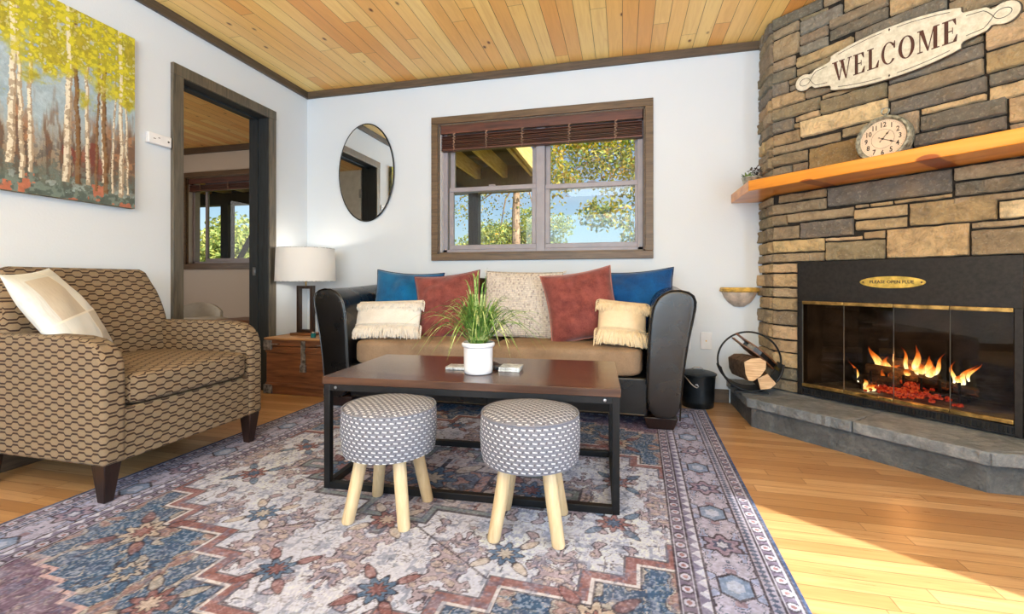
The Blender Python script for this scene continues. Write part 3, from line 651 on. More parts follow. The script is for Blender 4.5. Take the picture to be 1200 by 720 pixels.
# masonry core behind the stones (with the firebox hole)
mb = MB(); t = .012
uL, uR = 2.628 - UC, 3.81 - UC
fbL, fbR, fb0, fb1 = 2.80 - UC, 3.645 - UC, .19, .90
mb.b(uL, fbL, -t, .03, .165, 2.398).b(fbR, uR, -t, .03, .165, 2.398).b(fbL, fbR, -t, .03, fb1, 2.398).b(fbL, fbR, -t, .03, .165, fb0)
def wbox(x0, x1, y0, y1, z0, z1):
    vs = [toL((x, y, z)) for z in (z0, z1) for y in (y0, y1) for x in (x0, x1)]
    mb.add(vs, [(0, 2, 3, 1), (4, 5, 7, 6), (0, 1, 5, 4), (2, 6, 7, 3), (0, 4, 6, 2), (1, 3, 7, 5)])
wbox(3.474, 3.5, -.24, 0, .165, 2.398); wbox(4.31, 4.55, -1.076, -1.05, .165, 2.398)
mb.build('mortar_core', M['mortar'], fpo)
# firebox interior
mb = MB(); D = .42; bl, br = fbL + .10, fbR - .10
def quad(a, b, c, d): mb.add([a, b, c, d], [(0, 1, 2, 3)])
quad((fbL, 0, .215), (bl, D, .215), (bl, D, .88), (fbL, 0, .88)); quad((fbR, 0, .215), (br, D, .215), (br, D, .88), (fbR, 0, .88)); quad((bl, D, .215), (br, D, .215), (br, D, .88), (bl, D, .88)); quad((fbL, 0, .88), (fbR, 0, .88), (br, D, .88), (bl, D, .88))
mb.build('firebox_lining', M['soot'], fpo, fixn=False)
mb = MB(); quad((fbL, -.0, .218), (fbR, -.0, .218), (br, D, .218), (bl, D, .218)); mb.build('firebox_floor', M['ash'], fpo, fixn=False)
# metal surround
sL, sR = 2.78 - UC, 3.66 - UC
gL, gR, gz0, gz1 = 2.808 - UC, 3.634 - UC, .235, .690
mb = MB(); mb.b(sL, sR, -.045, .01, gz1 + .012, .925).b(sL, gL, -.045, .01, .168, gz1 + .012).b(gR, sR, -.045, .01, .168, gz1 + .012).b(gL, gR, -.035, .01, .168, gz0 - .022)
mb.build('metal_surround', M['firemetal'], fpo, bevel=.002)
MB().b(sR + .002, sR + .022, -.05, -.01, .17, .70).build('side_flange', M['firemetal'], fpo, bevel=.002)
mb = MB()
for i in range(62):
    u = gL + .01 + i * (gR - gL - .02) / 61; mb.b(u - .003, u + .003, -.042, -.034, .180, .205)
mb.b(gL, gR, -.044, -.034, .172, .180).b(gL, gR, -.044, -.034, .205, .212); mb.build('air_grille', M['blackiron'], fpo)
divs = [gL, 3.013 - UC, 3.227 - UC, 3.434 - UC, gR]
for i in range(4):
    a, b = divs[i] + .001, divs[i + 1] - .001
    g = MB().b(a, b, -.044, -.039, gz0, gz1 - .0).build('glass_door', M['fireglass'], fpo)
    MB().b(a, b, -.052, -.036, gz1 - .004, gz1 + .014).build('brass_rail', M['brass'], g, bevel=.002)
    MB().b(a, b, -.052, -.036, gz0 - .016, gz0 + .002).build('brass_rail', M['brass'], g, bevel=.002)
    if i in (1, 2): MB().b((a + b) / 2 - .05, (a + b) / 2 + .05, -.060, -.052, gz0 - .010, gz0 - .002).build('door_pull', M['brass'], g, bevel=.002)
    MB().b(a, a + .0014, -.046, -.038, gz0, gz1).build('glass_edge', M['edge'], g)
pl = MB().prism([(.132 * math.cos(2 * PI * k / 48), .030 * math.sin(2 * PI * k / 48)) for k in range(48)], -.049, -.045, lambda p, q, h: (p, h, q + .811)).build('plaque', M['plaque'], fpo, bevel=.0015)
me = text_mesh('plaque_lettering', 'PLEASE OPEN FLUE', .0215, M['clockink'], Matrix.Translation((0, -.0496, .812)) @ Matrix.Rotation(PI / 2, 4, 'X'), sx=.98, offset=.0004)
o = bpy.data.objects.new('plaque_lettering', me); COL.objects.link(o); o.parent = pl
for sx in (-.117, .117): MB().lathe([(0, .002), (.003, .0015), (.004, 0)], (sx, -.049, .811), 12, Matrix.Rotation(PI / 2, 3, 'X')).build('screw', M['clockink'], pl)
# log grate
gr = empty('fire_grate', tuple(FP(UC + .0, -.20, .218)), FRZ)
mb = MB()
for i in range(7):
    u = -.21 + i * .07; mb.tube([(u, -.10, .12), (u, -.095, .06), (u, -.06, .05), (u, .10, .05), (u, .12, .09)], .006, 6)
mb.tube([(-.24, -.05, .045), (.24, -.05, .045)], .007, 6).tube([(-.24, .08, .045), (.24, .08, .045)], .007, 6); mb.build('grate_bars', M['blackiron'], gr)
for sx in (-.2, .2):
    for sy in (-.05, .08): MB().tube([(sx, sy, .045), (sx, sy, 0)], .007, 6).build('leg', M['blackiron'], gr)
tag(gr, 'black iron log grate standing in the firebox under the burning logs', 'grate')
# burning logs and embers
m = Mat('charred_log', rough=.95); c = m.coord(); n = m.noise(c, 26, 6, .7); cr = m.vor(c, 38, 'DISTANCE_TO_EDGE')
m.color(m.ramp(n, [(.35, (22, 18, 16)), (.7, (96, 74, 58))])); gl = ((cr * -1.0 + .03).clamp() * 30.0) * ((m.noise(c, 7, 3) - .5).clamp() * 4.0).clamp()
m.b.inputs['Emission Color'].default_value = (1, .18, .03, 1); m.t.links.new((gl * 2.2).o, m.b.inputs['Emission Strength']); m.bump(n, .01); M['char'] = m.mat
def log_mesh(L, r, seed, seg=14, n=8):
    mb = MB(); rs = random.Random(seed); ph = [rs.uniform(.82, 1.1) for _ in range(seg)]
    vs = []; fs = []
    for i in range(n + 1):
        x = -L / 2 + L * i / n
        for k in range(seg):
            th = 2 * PI * k / seg; q = r * ph[k] * rs.uniform(.96, 1.04); vs.append((x + rs.uniform(-.004, .004) * (i in (0, n)), q * math.cos(th), q * math.sin(th)))
    for i in range(n):
        for k in range(seg): fs.append((i * seg + k, i * seg + (k + 1) % seg, (i + 1) * seg + (k + 1) % seg, (i + 1) * seg + k))
    fs.append(tuple(range(seg))); fs.append(tuple(n * seg + k for k in range(seg))); mb.add(vs, fs); return mb
fire_logs = [((-.03, -.0, .325), 6, .30, .034, 'long charred log lying across the top of the fire'), ((-.04, .055, .375), -4, .24, .03, 'charred log at the back of the fire, behind the top log'),
             ((.14, .02, .30), 24, .22, .026, 'charred split log at the right of the fire'), ((-.12, -.045, .285), -14, .22, .028, 'charred log low at the left front of the fire')]
for i, (p, rz, L, r, lb) in enumerate(fire_logs):
    w = FP(UC + p[0], -.17 - p[1], p[2]); o = log_mesh(L, r, 40 + i).build('burning_log', M['char'], smooth=True); o.location = w; o.rotation_euler = (0, math.radians([2, -3, 12, -6][i]), FRZ + math.radians(rz)); tag(o, lb, 'log', 'logs in the fire')
m = Mat('glowing_ember', (40, 14, 8), .9); c = m.coord(); n = m.noise(c, 75, 5, .8); m.b.inputs['Emission Color'].default_value = (1, .08, .02, 1)
er = m.ramp(n, [(.40, (16, 3, 2)), (.5, (200, 34, 16)), (.62, (255, 120, 60))]); m.t.links.new(er, m.b.inputs['Emission Color']); m.b.inputs['Emission Strength'].default_value = 1.3; m.bump(n, .01); M['ember'] = m.mat
mb = MB(); rs = random.Random(5)
for i in range(170):
    x = rs.gauss(-.0, .075); y = rs.uniform(-.09, .03); z = max(0, .075 - abs(x) * .35) * rs.random(); s = rs.uniform(.008, .017)
    mb.box((x, y, z + s * .55), (s * 1.5, s, s), Euler((rs.uniform(0, .5), rs.uniform(0, .5), rs.random() * 3)).to_matrix())
o = mb.build('ember_bed', M['ember'], bevel=.003); o.location = FP(UC + .0, -.16, .221); o.rotation_euler = (0, 0, FRZ); tag(o, 'bed of glowing red embers under the burning logs', 'embers', kind='stuff')
# flames
def mat_flame():
    m = bpy.data.materials.new('flame'); m.use_nodes = True; t = m.node_tree; t.nodes.clear()
    q = Mat.__new__(Mat); q.t = t; tc = q.coord('Generated'); x, y, z = q.xyz(tc)
    n = q.noise(tc, 3, 3); k = (z + (n - .5) * .5).clamp()
    col = q.ramp(k, [(0, (255, 244, 214)), (.35, (255, 214, 120)), (.6, (255, 130, 40)), (1.0, (206, 50, 14))])
    e = t.nodes.new('ShaderNodeEmission'); t.links.new(col, e.inputs[0]); t.links.new(((1.0 - k) * 4.6 + .9).o, e.inputs[1])
    tr = t.nodes.new('ShaderNodeBsdfTransparent'); lw = t.nodes.new('ShaderNodeLayerWeight'); lw.inputs[0].default_value = .35
    f = X(t, lw.outputs['Facing']); a = ((1.0 - f) * (1.15 - k * .75)).clamp()
    mx = t.nodes.new('ShaderNodeMixShader'); t.links.new(a.o, mx.inputs[0]); t.links.new(tr.outputs[0], mx.inputs[1]); t.links.new(e.outputs[0], mx.inputs[2])
    o = t.nodes.new('ShaderNodeOutputMaterial'); t.links.new(mx.outputs[0], o.inputs[0]); return m
M['flame'] = mat_flame()
fo = empty('fire_flames', tuple(FP(UC, -.17, .26)), FRZ); tag(fo, 'orange and yellow flames rising from the logs in the firebox', 'fire')
def tongue(x, y, z, h, w, bend, seed):
    mb = MB(); n = 14; pts = []; rs_ = []
    for i in range(n + 1):
        s = i / n; pts.append((x + bend * s ** 1.6 + .008 * math.sin(6 * s + seed), y + .01 * math.sin(4 * s + seed * 2), z + h * s)); rs_.append(max(.0006, w * (math.sin(PI * min(1, (s * .78 + .16))) ** 1.2) * (1 - s) ** .45))
    mb.tube(pts, rs_, 12)
    mb.build('flame_tongue', M['flame'], fo, smooth=True)
# (u offset, y, z above .26, height, half width, bend)
for k, a_ in enumerate([(-.135, 0, .075, .125, .022, -.035), (-.095, .01, .075, .08, .018, .0), (-.065, 0, .07, .05, .016, .02), (-.01, .02, .08, .13, .012, -.03), (.03, 0, .08, .15, .020, .004), (.065, .01, .08, .10, .020, .02), (.095, 0, .07, .13, .012, .05),
                        (.165, 0, .06, .11, .010, .012), (.20, .01, .06, .10, .013, .045), (.225, 0, .08, .09, .009, .04), (-.20, -.05, .0, .11, .012, -.045), (-.165, -.05, -.02, .06, .012, -.02), (-.10, -.05, -.01, .10, .020, .01), (-.075, -.05, .0, .08, .014, .02), (.0, .0, .06, .05, .024, .01), (-.13, -.05, -.028, .035, .02, .01), (-.115, .005, .07, .06, .024, -.01), (.045, .005, .075, .07, .030, .0), (.08, .0, .07, .08, .022, .02), (.02, .0, .07, .06, .022, -.01), (.19, .0, .06, .05, .016, .015), (-.15, -.055, -.03, .03, .03, .02)]): tongue(*a_, k)
mb = MB(); 
lamp('firelight', 'POINT', tuple(FP(UC, -.10, .42)), 3.2, (1, .42, .14), shadow_soft_size=.06)
# hearth
he = empty('hearth', (3.6, -.6, 0)); hx, hy = 3.6, -.6
def hearth_poly(g): return [(3.268 - g, -.003), (3.268 - g, -.520 - g * .42), (3.938 - g * .42, -1.185 - g), (4.547, -1.185 - g), (4.547, -1.066), (4.316, -1.066), (3.484, -.237), (3.484, -.003)]
def jag(poly, amp=.006, step=.02, seed=1, upto=3):
    rs = random.Random(seed); out = []
    for i in range(len(poly)):
        a, b = Vector(poly[i]), Vector(poly[(i + 1) % len(poly)]); out.append(tuple(a))
        if i < upto:
            n = int((b - a).length / step)
            for k in range(1, n): p = a.lerp(b, k / n); out.append((p.x + rs.uniform(-amp, amp), p.y + rs.uniform(-amp, amp)))
    return out
j = jag(hearth_poly(-.012), .0015, .06); MB().prism([(x - hx, y - hy) for x, y in j], 0, .112, lambda p, q, h: (p, q, h)).build('hearth_base', M['slate_shaded'], he)
def slab(parts, nm):
    for i, poly in enumerate(parts):
        j = jag(poly, .004, .018, 5 + i, 9)
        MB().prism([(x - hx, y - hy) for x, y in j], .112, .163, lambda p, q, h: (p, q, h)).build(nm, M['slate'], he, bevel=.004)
A_ = (3.254, -.526); B_ = (3.932, -1.199); mid = (A_[0] + .36, A_[1] - .357)
dv = Vector((S5, S5))
slab([[(3.254, -.004), A_, (mid[0] - .002, mid[1] + .002), (mid[0] + .262, mid[1] + .268), (3.484, -.240), (3.484, -.004)],
      [(mid[0] + .002, mid[1] - .002), B_, (4.312, -1.072), (mid[0] + .266, mid[1] + .264)],
      [(B_[0] + .006, -1.2), (4.547, -1.2), (4.547, -1.066), (4.318, -1.072)]], 'hearth_slab')
tag(he, 'raised grey slate hearth with rough edges in front of the stone fireplace', 'hearth')
# mantel
mo = empty('mantel_shelf', tuple(FP(UC, 0, 1.337)), FRZ)
poly = [(3.284, -.002), (3.284, -.436), (4.118, -1.266), (4.547, -1.266), (4.547, -1.068), (4.316, -1.068), (3.482, -.239), (3.482, -.002)]
inv2 = (Matrix.Translation(FP(UC, 0, 1.337)) @ Matrix.Rotation(FRZ, 4, 'Z')).inverted()
pj_ = [tuple((inv2 @ Vector((x, y, 1.337)))[:2]) for x, y in poly]
MB().prism(pj_, 0, .060, lambda p, q, h: (p, q, h)).build('mantel_board', M['mantel'], mo, bevel=.004)
tag(mo, 'thick orange varnished pine mantel shelf across the stone fireplace', 'shelf')
# ---------------- welcome sign
so = empty('welcome_sign', tuple(FP(3.218, .052, 1.940)), FRZ); tag(so, 'cream metal WELCOME sign with scrolled ends on the stone chimney', 'sign')
hp = []
def arc(cx, cz, r, a0, a1, n=8): return [(cx + r * math.cos(math.radians(a0 + (a1 - a0) * k / n)), cz + r * math.sin(math.radians(a0 + (a1 - a0) * k / n))) for k in range(n + 1)]
# upper right quarter from centre to right tip
qr = [(0, .126), (.06, .125), (.12, .120), (.18, .111), (.235, .098), (.258, .090)] + [(.258, .074), (.264, .064), (.276, .061)] + [(.338, .050), (.345, .043), (.352, .034)] + [(.366, .036)] + arc(.393, .0, .045, 125, 0, 9)
top = qr; bot = [(x, -z) for x, z in qr[::-1]][1:]; rightside = top + bot; leftside = [(-x, z) for x, z in rightside[::-1]][1:-1]
outline = rightside + leftside
MB().prism(outline, -.012, -.004, lambda p, q, h: (p, h, q)).build('sign_plate', M['signface'], so, bevel=.002)
MB().prism([(x * 1.012, z * 1.03) for x, z in outline], -.004, .004, lambda p, q, h: (p, h, q)).build('sign_backing', M['signedge'], so, bevel=.001)
def E(w, h0=0): return [[(.1, 0), (.31, 0), (.31, 1), (.1, 1)], [(0, .95), (.68, .95), (.68, 1), (0, 1)], [(.68, 1), (.7, .72), (.66, .72), (.52, .95)], [(0, 0), (.72, 0), (.72, .05), (0, .05)], [(.72, 0), (.76, .3), (.71, .3), (.54, .05)], [(.3, .48), (.5, .48), (.5, .53), (.3, .53)], [(.5, .38), (.54, .38), (.54, .64), (.5, .64)]]
def ringpoly(cx, rx, ix, a0, a1, n=28):
    P = []
    for k in range(n):
        t0, t1 = [math.radians(a0 + (a1 - a0) * (k + d) / n) for d in (0, 1)]
        P.append([(cx + rx * math.cos(t0), .5 + .52 * math.sin(t0)), (cx + rx * math.cos(t1), .5 + .52 * math.sin(t1)), (cx + ix * math.cos(t1), .5 + .475 * math.sin(t1)), (cx + ix * math.cos(t0), .5 + .475 * math.sin(t0))])
    return P
G = {'W': (1.36, [[(.08, 1), (.31, 1), (.55, .0), (.46, 0)], [(.46, 0), (.53, 0), (.76, .9), (.70, .95)], [(.55, 1), (.78, 1), (1.02, 0), (.93, 0)], [(.94, 0), (1.0, 0), (1.25, 1), (1.18, 1)], [(0, .95), (.4, .95), (.4, 1), (0, 1)], [(.48, .95), (.88, .95), (.88, 1), (.48, 1)], [(1.08, .95), (1.36, .95), (1.36, 1), (1.08, 1)]]),
     'E': (.80, E(0)), 'L': (.78, [[(.1, 0), (.31, 0), (.31, 1), (.1, 1)], [(0, .95), (.42, .95), (.42, 1), (0, 1)], [(0, 0), (.7, 0), (.7, .05), (0, .05)], [(.7, 0), (.75, .34), (.7, .34), (.52, .05)]]),
     'C': (.90, ringpoly(.45, .44, .27, 38, 322) + [[(.76, .66), (.83, .66), (.83, 1.0), (.79, 1.0), (.72, .80)]]),
     'O': (.98, ringpoly(.48, .46, .26, 0, 360)),
     'M': (1.22, [[(.12, 0), (.17, 0), (.17, 1), (.12, 1)], [(.1, 1), (.33, 1), (.62, .06), (.54, 0)], [(.54, 0), (.6, 0), (.92, 1), (.86, 1)], [(.86, 0), (1.07, 0), (1.07, 1), (.86, 1)], [(0, 0), (.3, 0), (.3, .05), (0, .05)], [(0, .95), (.3, .95), (.3, 1), (0, 1)], [(.76, 0), (1.18, 0), (1.18, .05), (.76, .05)], [(.86, .95), (1.18, .95), (1.18, 1), (.86, 1)]])}
tot = sum(G[c][0] for c in 'WELCOME') + .10 * 6; sc = .105; wsc = .50 / tot; cx = -.25; mb = MB()
for c in 'WELCOME':
    for i, P in enumerate(G[c][1]): mb.prism([(cx + p * wsc, (q - .5) * sc - .002) for p, q in P], -.0128 - .00003 * i, -.0115, lambda p, q, h: (p, h, q))
    cx += (G[c][0] + .10) * wsc
mb.build('lettering', M['signtext'], so)
mb = MB(); ln = lambda pts, r=.0013: mb.tube([(x, -.0125, z) for x, z in pts], r, 6)
for sz in (1, -1):
    for sx in (1, -1):
        ln([(sx * x, sz * z) for x, z in [(.03, .111), (.08, .109), (.13, .103), (.18, .095), (.222, .086)]])
        ln([(sx * x, sz * z) for x, z in [(.275, .044), (.33, .038), (.342, .026), (.352, .012)]])
for sx in (1, -1):
    P = []
    for k in range(29):
        t_ = k / 28; a_ = -150 + 300 * t_; P.append((sx * (.388 + .026 * math.cos(math.radians(a_))), .020 * math.sin(math.radians(a_))))
    ln([(sx * .352, .012)] + P[::-1][:0] + [(sx * .365, -.010)]); ln([(sx * .352, -.012)] + [(sx * .365, .010)]); ln(P)
for sz in (1, -1): mb.prism([(0, sz * .121), (.004, sz * .113), (0, sz * .105), (-.004, sz * .113)], -.0132, -.012, lambda p, q, h: (p, h, q))
mb.build('scroll_lines', M['signline'], so)
# ---------------- clock
ck = empty('wall_clock', tuple(FP(3.212, .115, 1.508)), FRZ); ck.rotation_euler = (math.radians(-3), 0, FRZ); tag(ck, 'round distressed clock standing on the mantel against the stone', 'clock')
RXm = Matrix.Rotation(PI / 2, 3, 'X')   # z -> -y
cz = 0.0
MB().lathe([(0, -.045), (.100, -.045), (.112, -.030), (.112, .012), (.108, .020), (.100, .021), (.094, .014), (.092, .004), (.0, .004)], (0, 0, cz), 64, RXm).build('clock_case', M['clockrim'], ck, smooth=True)
MB().lathe([(0, .0055), (.0925, .0055)], (0, 0, cz), 48, RXm).build('clock_dial', M['clockface'], ck)
numb = bpy.data.meshes.new('clock_numerals'); bm = bmesh.new()
for h in range(1, 13):
    th = PI / 2 - h * PI / 6; me = text_mesh('n', str(h), .034, M['clockink'], Matrix.Translation((.068 * math.cos(th), -.0062, .068 * math.sin(th))) @ Matrix.Rotation(PI / 2, 4, 'X'), sx=.8, offset=.0006, extrude=.0003); bm.from_mesh(me)
bm.to_mesh(numb); bm.free(); numb.materials.append(M['clockink']); o = bpy.data.objects.new('clock_numerals', numb); COL.objects.link(o); o.parent = ck
mb = MB()
for k in range(60):
    th = k * PI / 30; r0 = .085; mb.box((r0 * math.cos(th), -.0062, r0 * math.sin(th)), (.004 if k % 5 == 0 else .0025, .0006, .0012), Matrix.Rotation(-th, 3, 'Y'))
P = [(.046 * math.cos(k * PI / 24), -.0060, .046 * math.sin(k * PI / 24)) for k in range(48)]; mb.tube(P, .0005, 4, closed=True)
mb.build('minute_track', M['clockink'], ck)
def hand(ang, L, w, nm):
    th = PI / 2 - math.radians(ang); R = Matrix.Rotation(-th, 3, 'Y')
    pl_ = [(-.018, -w * .7), (-.012, -w * .2), (L * .5, -w * .25), (L * .62, -w), (L * .78, -w * .25), (L, 0), (L * .78, w * .25), (L * .62, w), (L * .5, w * .25), (-.012, w * .2), (-.018, w * .7)]
    MB().prism(pl_, -.0095, -.0080, lambda p, q, h: R @ Vector((p, h, q))).build(nm, M['clockink'], ck)
hand(38, .045, .0045, 'hour_hand'); hand(118, .062, .004, 'minute_hand'); MB().lathe([(0, .012), (.004, .011), (.005, .006)], (0, 0, 0), 16, RXm).build('hand_hub', M['clockink'], ck, smooth=True)
mb = MB(); mb.tube([(0, .015, .108), (0, .015, .128)], .007, 10); P = [(.016 * math.cos(k * PI / 10), .015, .142 + .016 * math.sin(k * PI / 10)) for k in range(20)]; mb.tube(P, .003, 6, closed=True); mb.build('hanging_ring', M['tin'], ck, smooth=True)

# ================================================================== RUG
def rug():
    Wd, Ld = 2.46, 2.74; st = .0033; nx = int(Wd / st); ny = int(Ld / st)
    s = np.linspace(-Wd / 2, Wd / 2, nx); t = np.linspace(-Ld / 2, Ld / 2, ny); S, T = np.meshgrid(s, t); a, b = np.abs(S), np.abs(T)
    hw, hh = Wd / 2, Ld / 2
    e = np.minimum(hw - a, hh - b); along = np.where(hw - a < hh - b, T, S)
    cream = np.array([206, 200, 198.]); blue = np.array([78, 100, 120.]); dblue = np.array([48, 62, 82.]); rust = np.array([140, 92, 84.]); mauve = np.array([120, 92, 102.]); line = np.array([66, 58, 62.]); sand = np.array([198, 176, 150.]); sage = np.array([120, 126, 118.])
    n_hi = fbm(S * 160 + 50, T * 160 + 50, 2); n_mid = fbm(S * 18 + 9, T * 18 + 4, 4, .6); n_lo = fbm(S * 3 + 2, T * 3 + 8, 3)
    C = np.zeros(S.shape + (3,)); C[:] = cream
    def put(mask, col, al=1.0):
        m_ = (mask * al)[..., None]; C[:] = C * (1 - m_) + np.array(col) * m_
    def tri(x, p): return np.abs(((x / p) % 1.0) - .5) * p
    # mirrored ornament fields
    def orn(px, pt, f, off): 
        x = tri(S + px * .0, px) if px else a; y = tri(T, pt) if pt else b
        wx = fbm(x * f * .5 + off, y * f * .5 + off, 2) * 1.6
        return fbm(x * f + off + wx, y * f + off * 2 + wx, 2, .4)
    o1 = orn(.46, .40, 22, 3.0); o2 = orn(.30, .52, 26, 11.0); o3 = orn(.36, .36, 30, 23.0)
    def floral(mask, o, c, w, fill, al=.75):
        put(mask & (o > c), fill, al); put(mask & (np.abs(o - c) < w), line, .75); put(mask & (o > c + .11), sand if fill is not sand else rust, .55); put(mask & (np.abs(o - c - .11) < w * .8), line, .6)
    # stepped field: inside when quantised a,b satisfy the lozenge
    def step(a_, b_, Aw, Bh, q): return (np.floor(a_ / q) + .5) * q / Aw + b_ / Bh * 1.0 < 1.0
    q = .118
    def loz(off, Aw=1.40, Bh=.92):
        aa = a + off; bb = b + off; k = np.floor(aa / q); lim = Bh * (1 - (k * q) / Aw); return (bb < np.round(lim / .095) * .095)
    field = e > .31
    out = field & ~loz(0)
    put(out, blue, 1); put(out & (n_mid > .5), dblue, .45); put(out & (n_hi > .58), cream, .35)
    # corner medallions mauve in blue
    ca, cb = hw - .31, hh - .31
    k2 = np.floor((ca - a) / .085); cm = out & ((cb - b) < .27 - k2 * .03) & ((ca - a) < .50)
    put(cm, mauve, .9); em = cm & ~(((cb - b) < .257 - np.floor((ca - a + .012) / .085) * .03) & ((ca - a) < .487)); put(em, (206, 170, 156), .9)
    floral(cm, o3, .56, .018, (150, 130, 136), .6)
    f2 = out & ~cm; floral(f2, o1, .60, .018, sand, .75); 
    # scroll stems
    put(f2 & (np.abs(o2 - .5) < .014), sand, .8)
    # field border lines
    put(field & loz(0) & ~loz(.012), (214, 200, 186), 1); put(field & loz(.012) & ~loz(.040), rust, .9); put(field & loz(.040) & ~loz(.046), line, .7); put(field & (loz(-.004)) & ~loz(0.002), line, .6)
    inn = field & loz(.046)
    floral(inn & ~loz(.33), o2, .62, .016, (150, 118, 116), .55); put(inn & (np.abs(o1 - .52) < .010), line, .55)
    # inner medallion
    m2 = inn & loz(.33); put(m2 & ~loz(.342), line, .8); put(m2 & loz(.342) & ~loz(.362), sage, .9); put(m2 & loz(.362) & ~loz(.368), line, .7)
    m3 = inn & loz(.368); put(m3, (184, 164, 152), .8); floral(m3, o3, .53, .018, rust, .65); 
    m4 = m3 & loz(.46); put(m4 & ~loz(.472), line, .9); put(m4 & loz(.472), (150, 110, 100), .75); floral(m4 & loz(.472), o1, .5, .02, blue, .7)
    o4 = orn(.22, .24, 52, 41.0); put(field & (np.abs(o4 - .5) < .022) & (n_lo > .42), line, .28); put(field & (o4 > .66), (96, 104, 124), .4)
    put(out & (np.abs(o4 - .56) < .02), (170, 160, 140), .5)
    # diagonals in the field
    put(inn & ~loz(.33) & (np.abs(a * .62 - b + .28) < .004), line, .6); 
    # rosettes
    for (ra, rb, rr_, c1, c2) in ((.44, .42, .045, blue, sand), (.74, .16, .045, rust, blue), (.16, .66, .045, blue, rust), (0, .34, .05, rust, sand), (.42, 0, .06, blue, rust), (0, 0, .09, blue, sand), (.72, .62, .055, sand, rust), (.36, .86, .05, rust, sand), (.55, .78, .04, sand, blue)):
        dx, dy = a - ra, b - rb; r = np.hypot(dx, dy); th = np.arctan2(dy, dx); pr = rr_ * (1 + .28 * np.cos(8 * th)); ms = field & (r < pr)
        put(ms, c1, .85); put(field & (np.abs(r - pr) < .004), line, .85); put(field & (r < pr * .5), c2, .85); put(field & (np.abs(r - pr * .5) < .003), line, .8)
        for k in range(4):   # leaves on stems
            an = k * PI / 2 + PI / 4; lx, ly = dx - math.cos(an) * rr_ * 1.9, dy - math.sin(an) * rr_ * 1.9; u = lx * math.cos(an) + ly * math.sin(an); v = -lx * math.sin(an) + ly * math.cos(an)
            d = (u / (rr_ * .75)) ** 2 + (v / (rr_ * .33 * (1 - .4 * u / rr_))) ** 2; put(field & (d < 1), c2, .7); put(field & (np.abs(d - 1) < .22), line, .7)
    # border
    bd = e <= .31; put(bd, (176, 166, 172), 1)
    put(e < .012, (70, 84, 110), 1); put((e > .012) & (e < .016), cream, 1)
    for e0, e1 in ((.016, .062), (.262, .31)):
        bm_ = (e > e0) & (e < e1); put(bm_, (112, 98, 110), .9); mid_ = (e0 + e1) / 2; rr2 = np.hypot(e - mid_, tri(along, .052) - 0.0)
        put(bm_ & (rr2 < .0165), (196, 188, 190), .9); put(bm_ & (np.abs(rr2 - .0165) < .003), line, .8); put(bm_ & (rr2 < .007), rust, .8)
        put((np.abs(e - e0) < .003) | (np.abs(e - e1) < .003), line, .8); put((np.abs(e - e0 - .006) < .003) | (np.abs(e - e1 + .006) < .003), cream, .7)
    z = (e > .066) & (e < .092); zig = np.abs(e - .079) < .012 * (1 - 4 * np.abs(tri(along, .04) / .04 - .25)); put(z & zig, dblue, .6)
    z = (e > .232) & (e < .258); put(z, cream, .7); zig = (e - .232) / .026 > tri(along, .045) / .0225; put(z & zig, (104, 96, 116), .75); put(np.abs(e - .230) < .003, line, .8); put(np.abs(e - .094) < .003, line, .8)
    wb = (e > .097) & (e < .227); ee = np.abs(e - .162); ta = tri(along, .40)
    ob = fbm(ee * 30 + 2 + fbm(ta * 14, ee * 14, 2) * 1.5, ta * 30 + 7, 2, .4)
    put(wb & (ob > .55), (140, 150, 172), .65); put(wb & (np.abs(ob - .55) < .02), line, .85); put(wb & (ob > .66), rust, .5); put(wb & (np.abs(ob - .43) < .012), dblue, .7)
    r = np.hypot(e - .162, ta); pr = .050 * (1 + .22 * np.cos(6 * np.arctan2(e - .162, ta))); put(wb & (r < pr), (150, 128, 136), .9); put(wb & (np.abs(r - pr) < .005), line, .8); put(wb & (r < pr * .55), dblue, .6); put(wb & (r < pr * .3), cream, .8)
    ta2 = np.abs(ta - .2); hx_ = np.maximum(np.abs(e - .162) * 1.1, ta2 * .8 + np.abs(e - .162) * .5); put(wb & (hx_ < .045) , (120, 138, 158), .8); put(wb & (np.abs(hx_ - .045) < .004), line, .85); put(wb & (hx_ < .022), cream, .6)
    # wear
    wear = np.clip((n_mid - .42) * 2.0, 0, 1) * .35 + np.clip((n_hi - .5) * 3, 0, 1) * .22
    C[:] = C * (1 - wear[..., None]) + np.array([200, 190, 186.]) * wear[..., None]
    C[:] = C * (.88 + .24 * n_hi[..., None]) * (.93 + .14 * n_lo[..., None])
    fade = np.clip((fbm(S * 1.6 + 5, T * 1.6, 3) - .5) * 3, 0, 1)[..., None] * .25; C[:] = C * (1 - fade) + C * np.array([1.02, .93, .84]) * fade
    C[:] = np.clip((C - 128) * 1.12 + 128, 0, 255); C[:] = np.clip(C * np.array([.97, 1.035, 1.17]) + 2, 0, 240)
    cx, cy, rot = 1.815, -1.57, math.radians(-1.8)
    Z = .0065 + .0012 * n_hi + .002 * np.exp(-((e) / .02) ** 2) * (fbm(S * 3, T * 3, 2) - .3)
    edge = (e < st * 1.01); Z = np.where(e <= st * .6, 0.0005, Z)
    P = np.stack([S, T, Z], -1)
    m = Mat('printed_oriental_rug', rough=.95, spec=.15); v = m.t.nodes.new('ShaderNodeVertexColor'); v.layer_name = 'tone'; m.color(v.outputs[0])
    x, y, z = m.xyz(m.coord()); wv = (x * 2 * PI / .0035).m('SINE') * (y * 2 * PI / .0035).m('SINE') + m.noise(m.coord(), 300, 2) * 1.5; m.bump(wv, .0012)
    o = color_grid('oriental_rug', m.mat, P, C); o.location = (cx, cy, 0); o.rotation_euler = (0, 0, rot)
    tag(o, 'large faded blue, cream and rust oriental rug on the wooden floor', 'rug')
rug()

